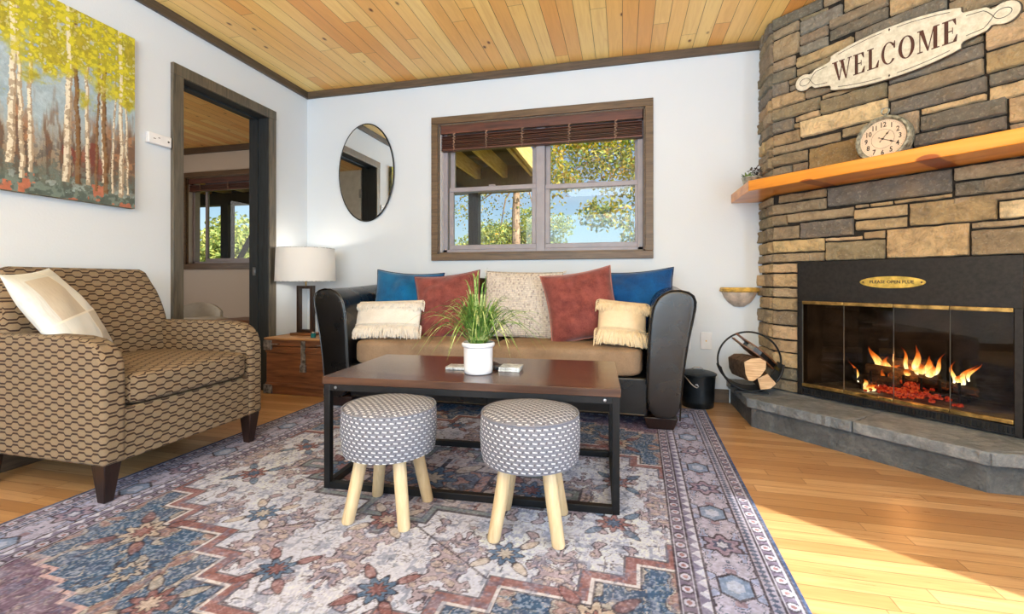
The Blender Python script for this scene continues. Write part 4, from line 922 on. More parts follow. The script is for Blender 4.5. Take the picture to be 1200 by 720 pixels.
# ================================================================== PAINTING
def painting():
    y0, y1, z0, z1 = -2.44, -1.418, 1.205, 2.117; nx, nz = 360, 320
    Y, Z = np.meshgrid(np.linspace(0, 1, nx), np.linspace(0, 1, nz)); y = Y * (y1 - y0); z = Z * (z1 - z0)
    n1 = fbm(y * 14, z * 14, 5, .6); n2 = fbm(y * 60, z * 60, 3, .6); n3 = fbm(y * 30 + 40, z * 4 + 3, 4, .6); n4 = fbm(y * 5 + 7, z * 5 + 2, 3)
    C = np.zeros(Y.shape + (3,)); C[:] = (158, 176, 186)
    def put(m_, c, al=1.0): mm = (np.clip(m_, 0, 1) * al)[..., None]; C[:] = C * (1 - mm) + np.array(c, float) * mm
    put((n1 - .4) * 3, (136, 158, 172), .5)
    low = np.clip((.46 - Z + (n3 - .5) * .5) * 5, 0, 1); put(low, (146, 124, 98), .85); put(low * ((n3 > .5) * 1.0), (96, 66, 50), .7); put(low * (n1 > .6), (176, 128, 92), .7)
    put(np.clip((.36 - Z + (n4 - .5) * .3) * 6, 0, 1) * (n2 > .5), (70, 70, 72), .6); put(low * (n4 > .6) * (Z > .12), (120, 44, 34), .6)
    bot = np.clip((.2 - Z + (n1 - .5) * .25) * 7, 0, 1); put(bot, (74, 92, 88), .85); put(bot * (n2 > .52), (120, 134, 124), .7); put(bot * (n1 > .6) * (Z < .1), (196, 108, 78), .8); put(bot * (n1 < .36), (172, 190, 190), .8)
    rs = random.Random(8)
    for i, (c, w, col) in enumerate([(.05, .012, 0), (.13, .010, 0), (.21, .014, 0), (.29, .008, 1), (.36, .013, 0), (.43, .008, 0), (.50, .016, 0), (.53, .010, 0), (.575, .010, 0), (.70, .017, 0), (.735, .012, 1), (.79, .010, 0), (.825, .007, 1), (.84, .008, 0), (.865, .012, 1), (.90, .006, 0), (.925, .012, 0), (.965, .006, 0)]):
        xc = c + .010 * np.sin(Z * 3 + i * 2) + (vnoise(Z * 12 + i * 9, Z * 0 + i) - .5) * .008; d = np.abs(Y - xc + (n2 - .5) * .010) / (w * (.95 - .35 * Z)); h = (Z > .05 + .08 * rs.random())
        base = (232, 222, 198) if col == 0 else (128, 90, 52)
        put((d < 1) * h, base, .92); put((d < 1) * (Y > xc + w * .3) * h, (150, 128, 104) if col == 0 else (84, 58, 36), .75); put((d < 1) * h * (n2 > .56), (122, 104, 84), .6)
    can = np.clip((Z - .57 + (n1 - .5) * .5 + (n4 - .5) * .35) * 7, 0, 1); sp = (n2 > .30)
    put(can * sp, (168, 160, 36), .95); put(can * (n2 > .56), (196, 186, 46), .9); put(can * (n1 > .62), (142, 130, 40), .6); put(can * (n2 < .36) * (n1 > .5), (220, 212, 150), .6)
    for c in (.50, .70, .925, .36): put((np.abs(Y - c - .01 * np.sin(Z * 3)) < .008) * can * (n2 < .52), (232, 224, 200), .8)
    C = np.clip(C * (.9 + .2 * n2[..., None]), 0, 255)
    P = np.stack([np.full_like(y, .034) + .0015 * n2, y, z], -1)
    m = Mat('oil_paint_on_canvas', rough=.6); v = m.t.nodes.new('ShaderNodeVertexColor'); v.layer_name = 'tone'; m.color(v.outputs[0]); m.bump(m.noise(m.coord(), 160, 4), .0015)
    r = empty('canvas_painting', (0.001, y0, z0)); o = color_grid('painted_canvas', m.mat, P, C, r)
    mb = MB(); mb.b(.0, .034, 0, y1 - y0, 0, z1 - z0); mb.build('stretcher_frame', simple('canvas_side', (110, 104, 78), .8, 0, .3, 30), r)
    tag(r, 'unframed canvas painting of pale tree trunks under yellow foliage on left wall', 'painting')
painting()

# ================================================================== MIRROR, WALL PIECES
mi = empty('oval_mirror', (.565, -.004, 1.695)); tag(mi, 'oval mirror in a thin black frame on the white wall above the lamp', 'mirror')
ell = lambda r, k=72: [((.247 + r) * math.cos(2 * PI * i / k), (.394 + r) * math.sin(2 * PI * i / k)) for i in range(k)]
MB().prism(ell(-.004), -.018, 0, lambda p, q, h: (p, h, q)).build('mirror_glass', M['mirror'], mi)
MB().tube([(x, -.014, z) for x, z in ell(-.002)], .006, 8, closed=True).build('mirror_frame', M['black_metal'], mi, smooth=True)
th = empty('wall_thermostat', (.001, -1.272, 1.620)); th.rotation_euler = (0, 0, 0); tag(th, 'small white plastic control box on the left wall beside the door', 'thermostat')
MB().b(0, .026, -.066, .066, -.03, .03).build('housing', M['white_plastic'], th, bevel=.004)
MB().b(.026, .0268, -.040, -.026, -.003, .001).b(.026, .0268, -.012, -.002, .006, .010).build('vent_marks', M['clockink'], th); MB().lathe([(0, .003), (.005, .002), (.006, 0)], (.026, .048, .0), 16, Matrix.Rotation(PI / 2, 3, 'Y')).build('dial_knob', M['remote'], th)
def outlet(x, z, kind, label):
    o = empty('wall_outlet', (x, -.001, z)); MB().b(-.036, .036, -.006, 0, -.058, .058).build('cover_plate', M['white_plastic'], o, bevel=.003)
    if kind:
        for s in (-.024, .024): MB().lathe([(0, .002), (.014, .002), (.015, 0)], (0, -.006, s), 20, RXm).build('socket', M['vinyl_w'], o); MB().b(-.006, -.004, -.0088, -.0078, s - .004, s + .005).b(.004, .006, -.0088, -.0078, s - .004, s + .005).build('socket_slots', M['clockink'], o)
    else: MB().lathe([(0, .006), (.0045, .006), (.0055, 0)], (0, -.006, 0), 16, RXm).build('cable_jack', M['brass'], o)
    tag(o, label, 'outlet')
outlet(2.995, .405, True, 'white duplex wall outlet low on the wall, half behind the sofa arm')
outlet(3.128, .412, False, 'white wall plate with a single jack, right of the duplex outlet')
# wall bowl
bo = empty('wall_bowl', (3.333, -.001, .66)); tag(bo, 'pale pottery wall bowl with a yellow rim mounted beside the fireplace', 'bowl')
pr = [(.0, -.014), (.03, -.012), (.062, .012), (.088, .045), (.102, .08), (.108, .092)]
def halfb(prof, n, mat):
    mb = MB(); vs = []; sg = 28
    for r, z in prof:
        for k in range(sg + 1): t_ = PI + PI * k / sg; vs.append((r * 1.04 * math.cos(t_), r * 1.0 * math.sin(t_), z))
    fs = [(i * (sg + 1) + k, i * (sg + 1) + k + 1, (i + 1) * (sg + 1) + k + 1, (i + 1) * (sg + 1) + k) for i in range(len(prof) - 1) for k in range(sg)]
    return mb.add(vs, fs).build(n, mat, bo, smooth=True, fixn=False)
halfb(pr, 'bowl_body', M['bowl_p']); halfb([(.106, .084), (.112, .090), (.116, .104), (.110, .116), (.102, .114), (.100, .09), (.09, .06), (.05, .01), (0, 0)], 'bowl_rim', M['bowl_y'])
mb = MB()
P = []
for k in range(60): t_ = PI + PI * k / 59; P.append((.119 * math.cos(t_), .115 * math.sin(t_), .093 + .003 * math.sin(k * 1.6)))
mb.tube(P, .004, 6); mb.build('rope_band', M['bowl_y'], bo, smooth=True)

# ================================================================== SOFA
so_ = empty('sofa', (1.795, -.40, 0)); tag(so_, 'dark leather sofa with brown fabric seat cushions against the back wall', 'sofa')
def sofa_arm(sx):
    # profile in x (outward positive from centre) and z
    base_ = [(.905, .065), (1.081, .065), (1.088, .2), (1.102, .34), (1.122, .48), (1.146, .60), (1.160, .67), (1.163, .71), (1.152, .742), (1.125, .762), (1.085, .772), (1.04, .770), (1.00, .755), (.965, .725), (.942, .68), (.928, .6), (.918, .45), (.908, .25)]
    n = len(base_); secs = []
    ys = [(-.352, .93), (-.349, .975), (-.338, .995), (-.31, 1.0), (-.1, 1.0), (.1, 1.0), (.30, 1.0), (.335, .98)]
    cx_, cz_ = 1.02, .42; vs = []
    for y, s in ys:
        for x, z in base_:
            zz = cz_ + (z - cz_) * (s if z > cz_ else (1 - (1 - s) * .4)); xx = cx_ + (x - cx_) * (1 - (1 - s) * 2.2)
            dip = -.03 * max(0, min(1, (y + .1) / .4)) if False else 0
            vs.append((sx * xx, y, zz + (.0 + .022 * max(0, (y - -.1) / .4)) * (z > .6)))
    fs = [tuple(range(n))[::-1], tuple((len(ys) - 1) * n + k for k in range(n))] + [(i * n + k, i * n + (k + 1) % n, (i + 1) * n + (k + 1) % n, (i + 1) * n + k) for i in range(len(ys) - 1) for k in range(n)]
    if sx < 0: fs = [f[::-1] for f in fs]
    arm = MB().add(vs, fs).build('armrest', M['leather_arm'] if sx > 0 else M['leather'], so_, smooth=True, angle=60)
    md = arm.modifiers.new('soft', 'SUBSURF'); md.levels = md.render_levels = 2
    P = [(sx * (cx_ + (x - cx_) * .985), -.346, cz_ + (z - cz_) * .985) for x, z in base_[1:]]
    MB().tube(P, .0045, 6).build('seam_piping', M['leather'], arm, smooth=True)
    return arm
sofa_arm(1); sofa_arm(-1)
MB().b(-.92, .92, -.318, .30, .07, .285).build('base_frame', M['leather'], so_, bevel=.012, seg=3)
mb = MB(); 
for x in (-.45, 0, .45): mb.tube([(x, -.3195, .08), (x, -.3195, .28)], .0028, 6)
mb.tube([(-.9, -.3195, .082), (.9, -.3195, .082)], .003, 6); mb.build('front_seams', M['leather_arm'], so_)
for sx in (-1, 1):
    for y, nm in ((-.265, 0), (.26, 1)):
        MB().frustum((sx * .985, y, 0.0085), (.135, .10), (sx * .985, y, .075), (.178, .13)).build('foot', M['darkleg'], so_, bevel=.005)
for sx in (-1, 1): rounded('seat_cushion', (sx * .449, -.085, .365), (.893, .545, .165), M['suede'], so_, 7, 14, (0, 0, .14))
for sx in (-1, 1): rounded('back_cushion', (sx * .452, .245, .62), (.90, .22, .44), M['leather'], so_, 5, 12, (0, .25, 0), R=Matrix.Rotation(math.radians(-8), 3, 'X'))
MB().b(-.93, .93, .28, .37, .07, .78).build('back_frame', M['leather'], so_, bevel=.02, seg=3)

# ---------------- pillows
def pillow_mesh(w, h, T, seed, pinch=.07, crease=.010, nu=30):
    rs = random.Random(seed); mb = MB()
    def f(sgn):
        def g(i, j):
            a, b = 2 * i - 1, 2 * j - 1; aa = math.sin(a * PI / 2) * .45 + a * .55; bb = math.sin(b * PI / 2) * .45 + b * .55
            x = aa * w / 2 * (1 - pinch * (1 - bb * bb)); z = bb * h / 2 * (1 - pinch * (1 - aa * aa))
            t_ = T / 2 * max(0, (1 - abs(aa) ** 2.2)) ** .55 * max(0, (1 - abs(bb) ** 2.2)) ** .55
            n_ = float(fbm(np.array([aa * 2.1 + seed]), np.array([bb * 2.1 + seed * .7]), 3)[0] - .5)
            t_ += n_ * crease * 3.2 * (1 - aa ** 4) * (1 - bb ** 4)
            return (x, -sgn * t_, z)
        return g
    mb.grid(nu, nu, f(1)); mb.grid(nu, nu, f(-1), True)
    return mb
def edge_pts(w, h, pinch=.07, n=20, s=1.0):
    P = []
    for side in range(4):
        for k in range(n):
            c = 2 * k / n - 1
            a, b = ((c, -1), (1, c), (-c, 1), (-1, -c))[side]; P.append((a * w / 2 * (1 - pinch * (1 - b * b)) * s, 0, b * h / 2 * (1 - pinch * (1 - a * a)) * s))
    return P
def pillow(name, loc, w, h, T, mat, rx, ry, rz, label, group, seed=1, pipe=None, pinch=.07, crease=.01):
    r = empty(name, loc); r.rotation_euler = Euler((math.radians(rx), math.radians(ry), math.radians(rz)), 'XYZ')
    o = pillow_mesh(w, h, T, seed, pinch, crease).build('pillow_cover', mat, r, smooth=True, angle=180, fixn=False)
    bm = bmesh.new(); bm.from_mesh(o.data); bmesh.ops.remove_doubles(bm, verts=bm.verts, dist=.0005); bm.to_mesh(o.data); bm.free()
    if pipe: MB().tube(edge_pts(w, h, pinch), .0042, 6, closed=True).build('piping', pipe, r, smooth=True)
    tag(r, label, 'pillow', group); return r
# blue left, rust left, knit, rust right, blue right
Gp = None
pillow('throw_pillow', (1.075, -.335, .665), .52, .46, .19, M['blue'], -14, 3, 2, 'bright blue velvet pillow with dark piping at the left end of the sofa', Gp, 3, M['navy_pipe'], .10, .02)
pillow('throw_pillow', (2.64, -.335, .668), .52, .46, .19, M['navy'], -14, -3, -3, 'deep blue velvet pillow at the right end of the sofa, behind the beige fringed one', Gp, 9, M['navy_pipe'], .10, .02)
pillow('throw_pillow', (1.455, -.47, .652), .45, .45, .19, M['rust'], -14, -6, 10, 'rust velvet pillow left of the big knitted pillow, behind the plant', Gp, 5, M['rust'], .09, .022)
k_ = pillow('throw_pillow', (1.945, -.425, .665), .52, .44, .15, M['knit'], -12, 1, 0, 'large heathered cream and grey knitted pillow in the middle of the sofa', Gp, 7, None, .03, .006)
pillow('throw_pillow', (2.335, -.515, .668), .44, .44, .19, M['rust'], -13, -9, 13, 'rust velvet pillow right of the big knitted pillow', Gp, 12, M['rust_side'], .09, .022)
def fringe_pillow(loc, w, h, mat, yarn, rx, ry, rz, label, seed):
    r = pillow('fringed_pillow', loc, w, h, .12, mat, rx, ry, rz, label, None, seed, None, .02, .004); rs = random.Random(seed)
    def surf(a, b):
        aa, bb = a, b; t_ = .06 * max(0, (1 - abs(aa) ** 2.2)) ** .55 * max(0, (1 - abs(bb) ** 2.2)) ** .55
        return Vector((aa * w / 2 * (1 - .02 * (1 - bb * bb)), -t_ - .003, bb * h / 2 * (1 - .02 * (1 - aa * aa))))
    for (b0, ln_, nm) in ((.84, .062, 'upper_fringe'), (-.46, .080, 'lower_fringe')):
        mb = MB(); n = 96
        for i in range(n):
            a = -1.0 + 2.0 * i / (n - 1)
            for q in range(2):
                p = surf(max(-.985, min(.985, a)), b0 + rs.uniform(-.03, .03)); L = ln_ * rs.uniform(.75, 1.1); dx = rs.uniform(-.018, .018) + a * .010; P = [p]
                for s_ in (1, 2, 3): P.append(p + Vector((dx * s_ / 3 + rs.uniform(-.003, .003), -.016 * math.sin(s_ * .9) - rs.uniform(.001, .008), -L * s_ / 3)))
                mb.tube(P, [.0032, .0042, .0040, .0026], 5)
        mb.build(nm, yarn, r, smooth=True)
        mb = MB()
        for row in (0, 1):
            P = []
            for i in range(80): a = -.97 + 1.94 * i / 79; q = surf(a, b0 + .05 + row * .07 if b0 < 0 else b0 - .28 + row * .05); P.append((q.x, q.y - .002 - .0015 * (i % 2), q.z + .002 * math.sin(i * 2.1)))
            mb.tube(P, .0032, 5)
        mb.build('braided_trim', yarn, r, smooth=True)
    mb = MB()
    for sx in (-1, 1):
        for i in range(26):
            b = -.95 + 1.9 * i / 25
            if b > .5 or b < -.3:
                p = Vector((sx * w / 2, -.004, b * h / 2)); mb.tube([p, p + Vector((sx * .012, -.004, -.008)), p + Vector((sx * .018, -.006, -.026))], .003, 5)
        for i in range(0): pass
    mb.build('side_tassels', yarn, r, smooth=True)['kind'] = 'stuff'
    return r
fringe_pillow((1.075, -.60, .565), .48, .26, M['cream'], M['fringe_w'], -22, -2, 0, 'small cream lumbar pillow with shaggy fringe at the left end of the sofa', 21)
fringe_pillow((2.575, -.595, .573), .28, .27, M['beige'], M['fringe_b'], -20, 6, 10, 'small beige pillow with fringe leaning against the right sofa arm', 25)
# knit corner tufts
mb = MB(); rs = random.Random(4)
for sx in (-1, 1):
    for sz in (-1, 1):
        for i in range(14): p = Vector((sx * .257, 0, sz * .217)); mb.tube([p, p + Vector((sx * rs.uniform(-.002, .022), rs.uniform(-.01, .01), sz * rs.uniform(-.004, .020) - .006))], .0022, 5)
mb.build('corner_tassels', M['fringe_w'], k_)['kind'] = 'stuff'

# ================================================================== ARMCHAIR
ch = empty('armchair', (.42, -1.72, 0)); cx0, cy0 = .42, -1.72
tag(ch, 'brown armchair with chain-link patterned upholstery and dark tapered legs', 'armchair')
CF = M['chairfab']
def arm(yc, nm='armrest'):
    prof = [(.745 + .045, .15), (.79, .30), (.79, .47), (.786, .515), (.772, .552), (.745, .583), (.705, .602), (.64, .613), (.5, .616), (.3, .614), (.08, .612), (.08, .15)]
    prof = [(x - cx0, z) for x, z in prof]
    return MB().prism(prof, yc - .041, yc + .041, lambda p, q, h: (p, h - cy0, q)).build(nm, CF, ch, bevel=.018, seg=4, uv='box', angle=50)
arm(-2.046); arm(-1.394)
MB().b(.12 - cx0, .782 - cx0, -2.02 - cy0, -1.42 - cy0, .15, .345).build('seat_base', CF, ch, bevel=.006, uv='box')
rounded('seat_cushion', (.50 - cx0, 0, .408), (.60, .575, .125), CF, ch, 9, 14, (0, 0, .22), uv='box')
def backrest():
    mb = MB(); N = 18; Mv = 16
    w0 = .335
    vs = []; fs = []
    prof = []   # (x,z) closed loop front->top->back
    for s in range(13): t_ = s / 12; prof.append((.245 - .10 * t_ ** 1.6 + .025 * math.sin(t_ * PI), .35 + .50 * t_))
    prof += [(.138, .868), (.120, .877), (.098, .876), (.080, .866), (.070, .84)]; prof += [(.062, .6), (.060, .35)]
    ny = 20; n = len(prof)
    for j in range(ny + 1):
        v = -1 + 2 * j / ny; v = math.sin(v * PI / 2)
        for x, z in prof:
            hw = w0 + .012 - .055 * max(0, (z - .55) / .33) ** 2.2
            ex = max(0, (abs(v) - .9) / .1); xx = .12 + (x - .12) * (1 - .55 * ex ** 2) if x > .12 else x
            vs.append((xx - cx0, v * hw, z - (.03 * ex ** 2 if z > .8 else 0)))
    for j in range(ny):
        for k in range(n): fs.append((j * n + k, j * n + (k + 1) % n, (j + 1) * n + (k + 1) % n, (j + 1) * n + k))
    fs.append(tuple(range(n))); fs.append(tuple(ny * n + k for k in range(n)))
    return mb.add(vs, fs).build('backrest', CF, ch, smooth=True, uv='box', angle=60)
backrest()
mb = MB(); mb.b(.12 - cx0, .70 - cx0, -.30, .30, .13, .15).build('dust_cover', M['leather'], ch)
for lx, ly in ((.745, -2.045), (.755, -1.40), (.12, -2.035), (.12, -1.40)):
    MB().frustum((lx - cx0 - .004, ly - cy0, .0085 if lx > .5 and ly < -1 else 0), (.034, .034), (lx - cx0, ly - cy0, .155), (.066, .06)).build('leg', M['darkleg'], ch, bevel=.003)
# piping along arm fronts
for yc in (-2.046, -1.394):
    P = [(x - cx0, yc - cy0 + (-.041 if yc < -1.7 else .041), z) for x, z in [(.789, .16), (.789, .47), (.784, .515), (.77, .552), (.743, .583), (.70, .602), (.6, .612)]]
# chair pillow
m = Mat('patchwork_linen', rough=.95); x, y, z = m.xyz(m.coord()); th_ = m.noise(m.coord(), 300, 2); ln2 = m.noise(m.vec(x * 60.0, z * 8.0, 0.0), 3, 3)
q1 = (x + .0).gt(0.02); q2 = z.gt(-.02); chk = q1 * q2 + (1.0 - q1) * (1.0 - q2); col = m.mix(chk, (204, 196, 182), (224, 226, 224)); seam = (x - .02).abs().lt(.004).max((z + .02).abs().lt(.004)); out_ = (x.abs().gt(.165)).max(z.abs().gt(.165)); col = m.mix(out_, col, (214, 218, 216)); col = m.mix((ln2 - .45).clamp() * .9 * (1.0 - chk), col, (150, 140, 132)); col = m.mix(seam, col, (236, 232, 222)); m.color(col); m.bump(th_ + ln2 * .4, .0012); M['patch'] = m.mat
pc = pillow('patchwork_pillow', (.345, -1.925, .672), .43, .43, .13, M['patch'], 0, 0, 0, 'white and beige patchwork pillow leaning in the armchair', None, 31, None, .05, .006)
# axes: local x along the top edge, local -y = face normal, z = up the pillow
nrm = Vector((.666, .546, .508)).normalized(); upv = Vector((-.3307, -.3948, .857)); upv = (upv - nrm * upv.dot(nrm)).normalized(); xv = (-nrm).cross(upv).normalized()
Rm = Matrix((xv, -nrm, upv)).transposed(); pc.rotation_euler = Rm.to_euler()

# ================================================================== COFFEE TABLE
tb = empty('coffee_table', (1.994, -1.46, .009), math.radians(3.0)); tag(tb, 'low coffee table with dark walnut top and black metal frame on the rug', 'table')
hx_, hy_ = .562, .272
MB().b(-hx_ - .004, hx_ + .004, -hy_ - .004, hy_ + .004, .407, .436).build('tabletop', M['table'], tb, bevel=.0015)
tq = .0255
for sx in (-1, 1):
    for sy in (-1, 1): MB().box((sx * (hx_ - tq / 2), sy * (hy_ - tq / 2), .2035), (tq, tq, .407)).build('leg', M['black_metal'], tb, bevel=.0015)
for sy in (-1, 1): MB().box((0, sy * (hy_ - tq / 2), .0128), (2 * hx_ - 2 * tq, tq, tq)).build('floor_rail', M['black_metal'], tb, bevel=.0015); MB().box((0, sy * (hy_ - tq / 2), .394), (2 * hx_ - 2 * tq, tq, tq)).build('top_rail', M['black_metal'], tb, bevel=.0015)
for sx in (-1, 1): MB().box((sx * (hx_ - tq / 2), 0, .0128), (tq, 2 * hy_ - 2 * tq, tq)).build('floor_rail', M['black_metal'], tb, bevel=.0015); MB().box((sx * (hx_ - tq / 2), 0, .394), (tq, 2 * hy_ - 2 * tq, tq)).build('top_rail', M['black_metal'], tb, bevel=.0015)
for sx in (-1, 1): MB().lathe([(0, .003), (.005, .002), (.006, 0)], (sx * (hx_ - .05), -hy_ - .0, .394), 12, RXm).build('bolt', M['wire'], tb, smooth=True)
TZ = .4452
# ---------------- stools
def stool(loc, rz, label, seed, dz=0):
    o = empty('footstool', loc, math.radians(rz)); h0, h1 = .228 + dz, .388 + dz; r = .162
    prof = [(0, h0 - .002), (r - .02, h0), (r - .006, h0 + .006), (r - .001, h0 + .03), (r + .002, h0 + .08), (r, h1 - .024), (r - .005, h1 - .010)]
    prof2 = [(r - .005, h1 - .010), (r - .018, h1 - .001), (r - .05, h1 + .006), (.06, h1 + .011), (0, h1 + .012)]
    MB().lathe(prof, (0, 0, 0), 72).lathe(prof2, (0, 0, 0), 72).build('cushion_drum', M['stoolfab'], o, smooth=True, uv='cyl', angle=50)
    MB().tube([((r - .004) * math.cos(2 * PI * k / 60), (r - .004) * math.sin(2 * PI * k / 60), h1 - .007) for k in range(60)], .0035, 6, closed=True).build('top_piping', M['stoolfab'], o, smooth=True)
    for k in range(4):
        a_ = PI / 4 + k * PI / 2; d = Vector((math.cos(a_), math.sin(a_), 0)); P = [d * .142 + Vector((0, 0, .0095)), d * .142 + Vector((0, 0, .0145)), d * .118 + Vector((0, 0, .12)), d * .094 + Vector((0, 0, h0 + .004))]
        MB().tube(P, [.0185, .0205, .0215, .0225], 20).build('leg', M['birch'], o, smooth=True, angle=60)
    tag(o, label, 'stool', None); return o
stool((1.786, -1.862, 0), 2, 'round grey woven footstool on birch legs, the left of the pair', 1)
stool((2.283, -1.842, 0), 4, 'round grey woven footstool on birch legs, the right of the pair', 2, .006)

# ---------------- things on the table
po = empty('potted_grass', (2.012, -1.555, TZ)); tag(po, 'arching green grass plant in a white ceramic pot on the coffee table', 'plant')
prf = [(0, 0), (.052, 0), (.057, .004), (.058, .02), (.059, .105), (.065, .109), (.067, .115), (.066, .122), (.062, .126), (.057, .124), (.055, .112), (.0, .110)]
MB().lathe(prf, (0, 0, 0), 48).build('flower_pot', M['ceramic'], po, smooth=True, angle=50)
MB().lathe([(.0545, .113), (.03, .118), (0, .119)], (0, 0, 0), 32).build('soil', M['soil'], po, smooth=True)
mb = MB(); rs = random.Random(12)
for i in range(200):
    az = rs.random() * 2 * PI; up = rs.random(); r0 = .035 * math.sqrt(rs.random())
    if i < 24: reach, ht = rs.uniform(.01, .05), rs.uniform(.20, .31)
    elif i < 120: reach, ht = rs.uniform(.06, .15), rs.uniform(.12, .21)
    else: reach, ht = rs.uniform(.17, .31), rs.uniform(.09, .18)
    d = Vector((math.cos(az), math.sin(az), 0)); side = Vector((-d.y, d.x, 0)); w = rs.uniform(.0024, .0042); n = 9; droop = rs.uniform(.04, .14) if i >= 120 else rs.uniform(0, .04) * (i >= 24)
    vs = []; fs = []; tw = rs.uniform(-.03, .03)
    for k in range(n + 1):
        s = k / n; p = d * (r0 + reach * (s ** 1.15)) + side * tw * s * s + Vector((0, 0, .115 + ht * math.sin(min(1, s * 1.25) * PI / 2) - droop * max(0, s - .45) ** 1.6 * 3.0)); ww = w * (1 - s ** 2.2) * (.5 + min(.5, s * 3)); sd = side * math.cos(tw * 10 * s) + Vector((0, 0, .3 * math.sin(s * 3 + i)))
        vs += [p - sd * ww, p + Vector((0, 0, -ww * .5)), p + sd * ww]
    for k in range(n): q = k * 3; fs += [(q, q + 1, q + 4, q + 3), (q + 1, q + 2, q + 5, q + 4)]
    mb.add(vs, fs)
mb.build('foliage', M['grass'], po, smooth=True, fixn=False)
def coaster_stack(loc, rz, label, mat, sz, n=3, th=.006):
    o = None
    for i in range(n):
        q = MB().box((0, 0, th / 2), (sz[0], sz[1], th)).build('coaster', mat, bevel=.002); q.location = (loc[0] + rnd.uniform(-.003, .003), loc[1], loc[2] + i * (th + .0004)); q.rotation_euler = (0, 0, math.radians(rz + rnd.uniform(-3, 3)))
        tag(q, label[i], 'coaster', 'coasters on the coffee table')
coaster_stack((2.125, -1.468, TZ), 4, ['pale square coaster at the bottom of the stack right of the plant', 'pale marbled square coaster on top of the stack right of the plant'], M['paper'], (.088, .088), 2, .009)
q = MB().box((0, 0, .006), (.09, .075, .012)).build('coaster', M['paper'], bevel=.002); q.location = (1.90, -1.485, TZ); q.rotation_euler = (0, 0, math.radians(3)); tag(q, 'pale square coaster lying left of the plant pot', 'coaster', 'coasters on the coffee table')
rm = empty('remote_control', (2.035, -1.425, TZ), math.radians(-50)); MB().box((0, 0, .009), (.15, .045, .018)).build('remote_body', M['remote'], rm, bevel=.005, seg=3)
mb = MB(); [mb.box((-.055 + .02 * i, y_, .0185), (.010, .008, .002)) for i in range(6) for y_ in (-.012, 0, .012)]; mb.build('buttons', M['clockink'], rm); tag(rm, 'dark remote control lying behind the plant pot', 'remote control')

# ================================================================== CHEST AND LAMP
tr = empty('wooden_chest', (.33, -.315, 0)); tag(tr, 'old brown wooden chest with steel corners between the door and the sofa', 'chest')
MB().b(-.268, .268, -.205, .205, .0, .345).build('chest_body', M['trunk'], tr, bevel=.004)
MB().b(-.275, .275, -.212, .208, .35, .395).build('chest_lid', M['trunk'], tr, bevel=.004); MB().b(-.28, .28, -.217, .21, .395, .408).build('lid_top', M['trunk_lid'], tr, bevel=.003)
for z_, hh_ in ((.0, .07), (.315, .075)):
    for sx in (-1, 1): MB().b(*sorted((sx * .282, sx * .215)), -.2195, -.205, z_ + .004, z_ + hh_).b(*sorted((sx * .283, sx * .276)), -.2195, -.14, z_ + .004, z_ + hh_).build('corner_bracket', M['bracket'], tr, bevel=.003)
mb = MB(); mb.b(-.268, .268, -.213, -.206, .06, .085).b(-.268, .268, -.213, -.206, .30, .325); mb.build('front_batten', M['trunk'], tr, bevel=.002)
MB().b(.03, .065, -.218, -.206, .20, .39).b(.025, .07, -.222, -.206, .17, .22).build('hasp', M['bracket'], tr, bevel=.002)
for sx in (-1, 1): MB().b(*sorted((sx * .25, sx * .15)), -.2175, -.212, .36, .366).build('lid_strap', M['bracket'], tr)
lp = empty('table_lamp', (.238, -.32, .4085)); tag(lp, 'table lamp with open rectangular dark frame and white drum shade on the chest', 'lamp')
MB().box((0, 0, .009), (.20, .11, .018)).build('lamp_base', M['brownbase'], lp, bevel=.003)
mb = MB(); f0, f1, hw_ = .018, .375, .070; fr = .024
mb.b(-hw_, -hw_ + fr, -.018, .018, f0, f1).b(hw_ - fr, hw_, -.018, .018, f0, f1).b(-hw_ + fr, hw_ - fr, -.018, .018, f0, f0 + fr).b(-hw_ + fr, hw_ - fr, -.018, .018, f1 - fr, f1); mb.build('lamp_frame', M['espresso'], lp, bevel=.002)
MB().tube([(0, 0, f1), (0, 0, .44)], .006, 10).lathe([(.006, .40), (.017, .405), (.017, .45), (.012, .455)], (0, 0, 0), 16).build('socket', M['brass'], lp, smooth=True)
m = Mat('white_linen_shade', (232, 231, 230), .9); tr_ = m.t.nodes.new('ShaderNodeBsdfTranslucent'); tr_.inputs[0].default_value = lin((236, 234, 230)); mx = m.t.nodes.new('ShaderNodeMixShader'); mx.inputs[0].default_value = .22
m.bump(m.noise(m.coord(), 260, 2), .0006); m.t.links.new(m.b.outputs[0], mx.inputs[1]); m.t.links.new(tr_.outputs[0], mx.inputs[2]); m.t.links.new(mx.outputs[0], m.out.inputs[0]); M['shade'] = m.mat
MB().lathe([(.214, .408), (.206, .655), (.2045, .655), (.2125, .408), (.214, .408)], (0, 0, 0), 64).build('lamp_shade', M['shade'], lp, smooth=True, angle=60)
mb = MB(); mb.tube([(.2045 * math.cos(2 * PI * k / 64), .2045 * math.sin(2 * PI * k / 64), .655) for k in range(64)], .003, 6, closed=True).tube([(.2135 * math.cos(2 * PI * k / 64), .2135 * math.sin(2 * PI * k / 64), .408) for k in range(64)], .003, 6, closed=True)
for k in range(3): a_ = k * 2 * PI / 3; mb.tube([(0, 0, .63), (.205 * math.cos(a_), .205 * math.sin(a_), .65)], .002, 6)
mb.tube([(0, 0, .45), (0, 0, .64)], .002, 6); mb.build('shade_trim', M['paper'], lp)
m = Mat('lit_bulb', (255, 240, 220)); m.b.inputs['Emission Color'].default_value = (1, .85, .62, 1); m.b.inputs['Emission Strength'].default_value = 3; bulb = MB().lathe([(0, .555), (.02, .55), (.032, .525), (.028, .49), (.015, .455), (0, .45)], (0, 0, 0), 20).build('bulb', m.mat, lp, smooth=True)
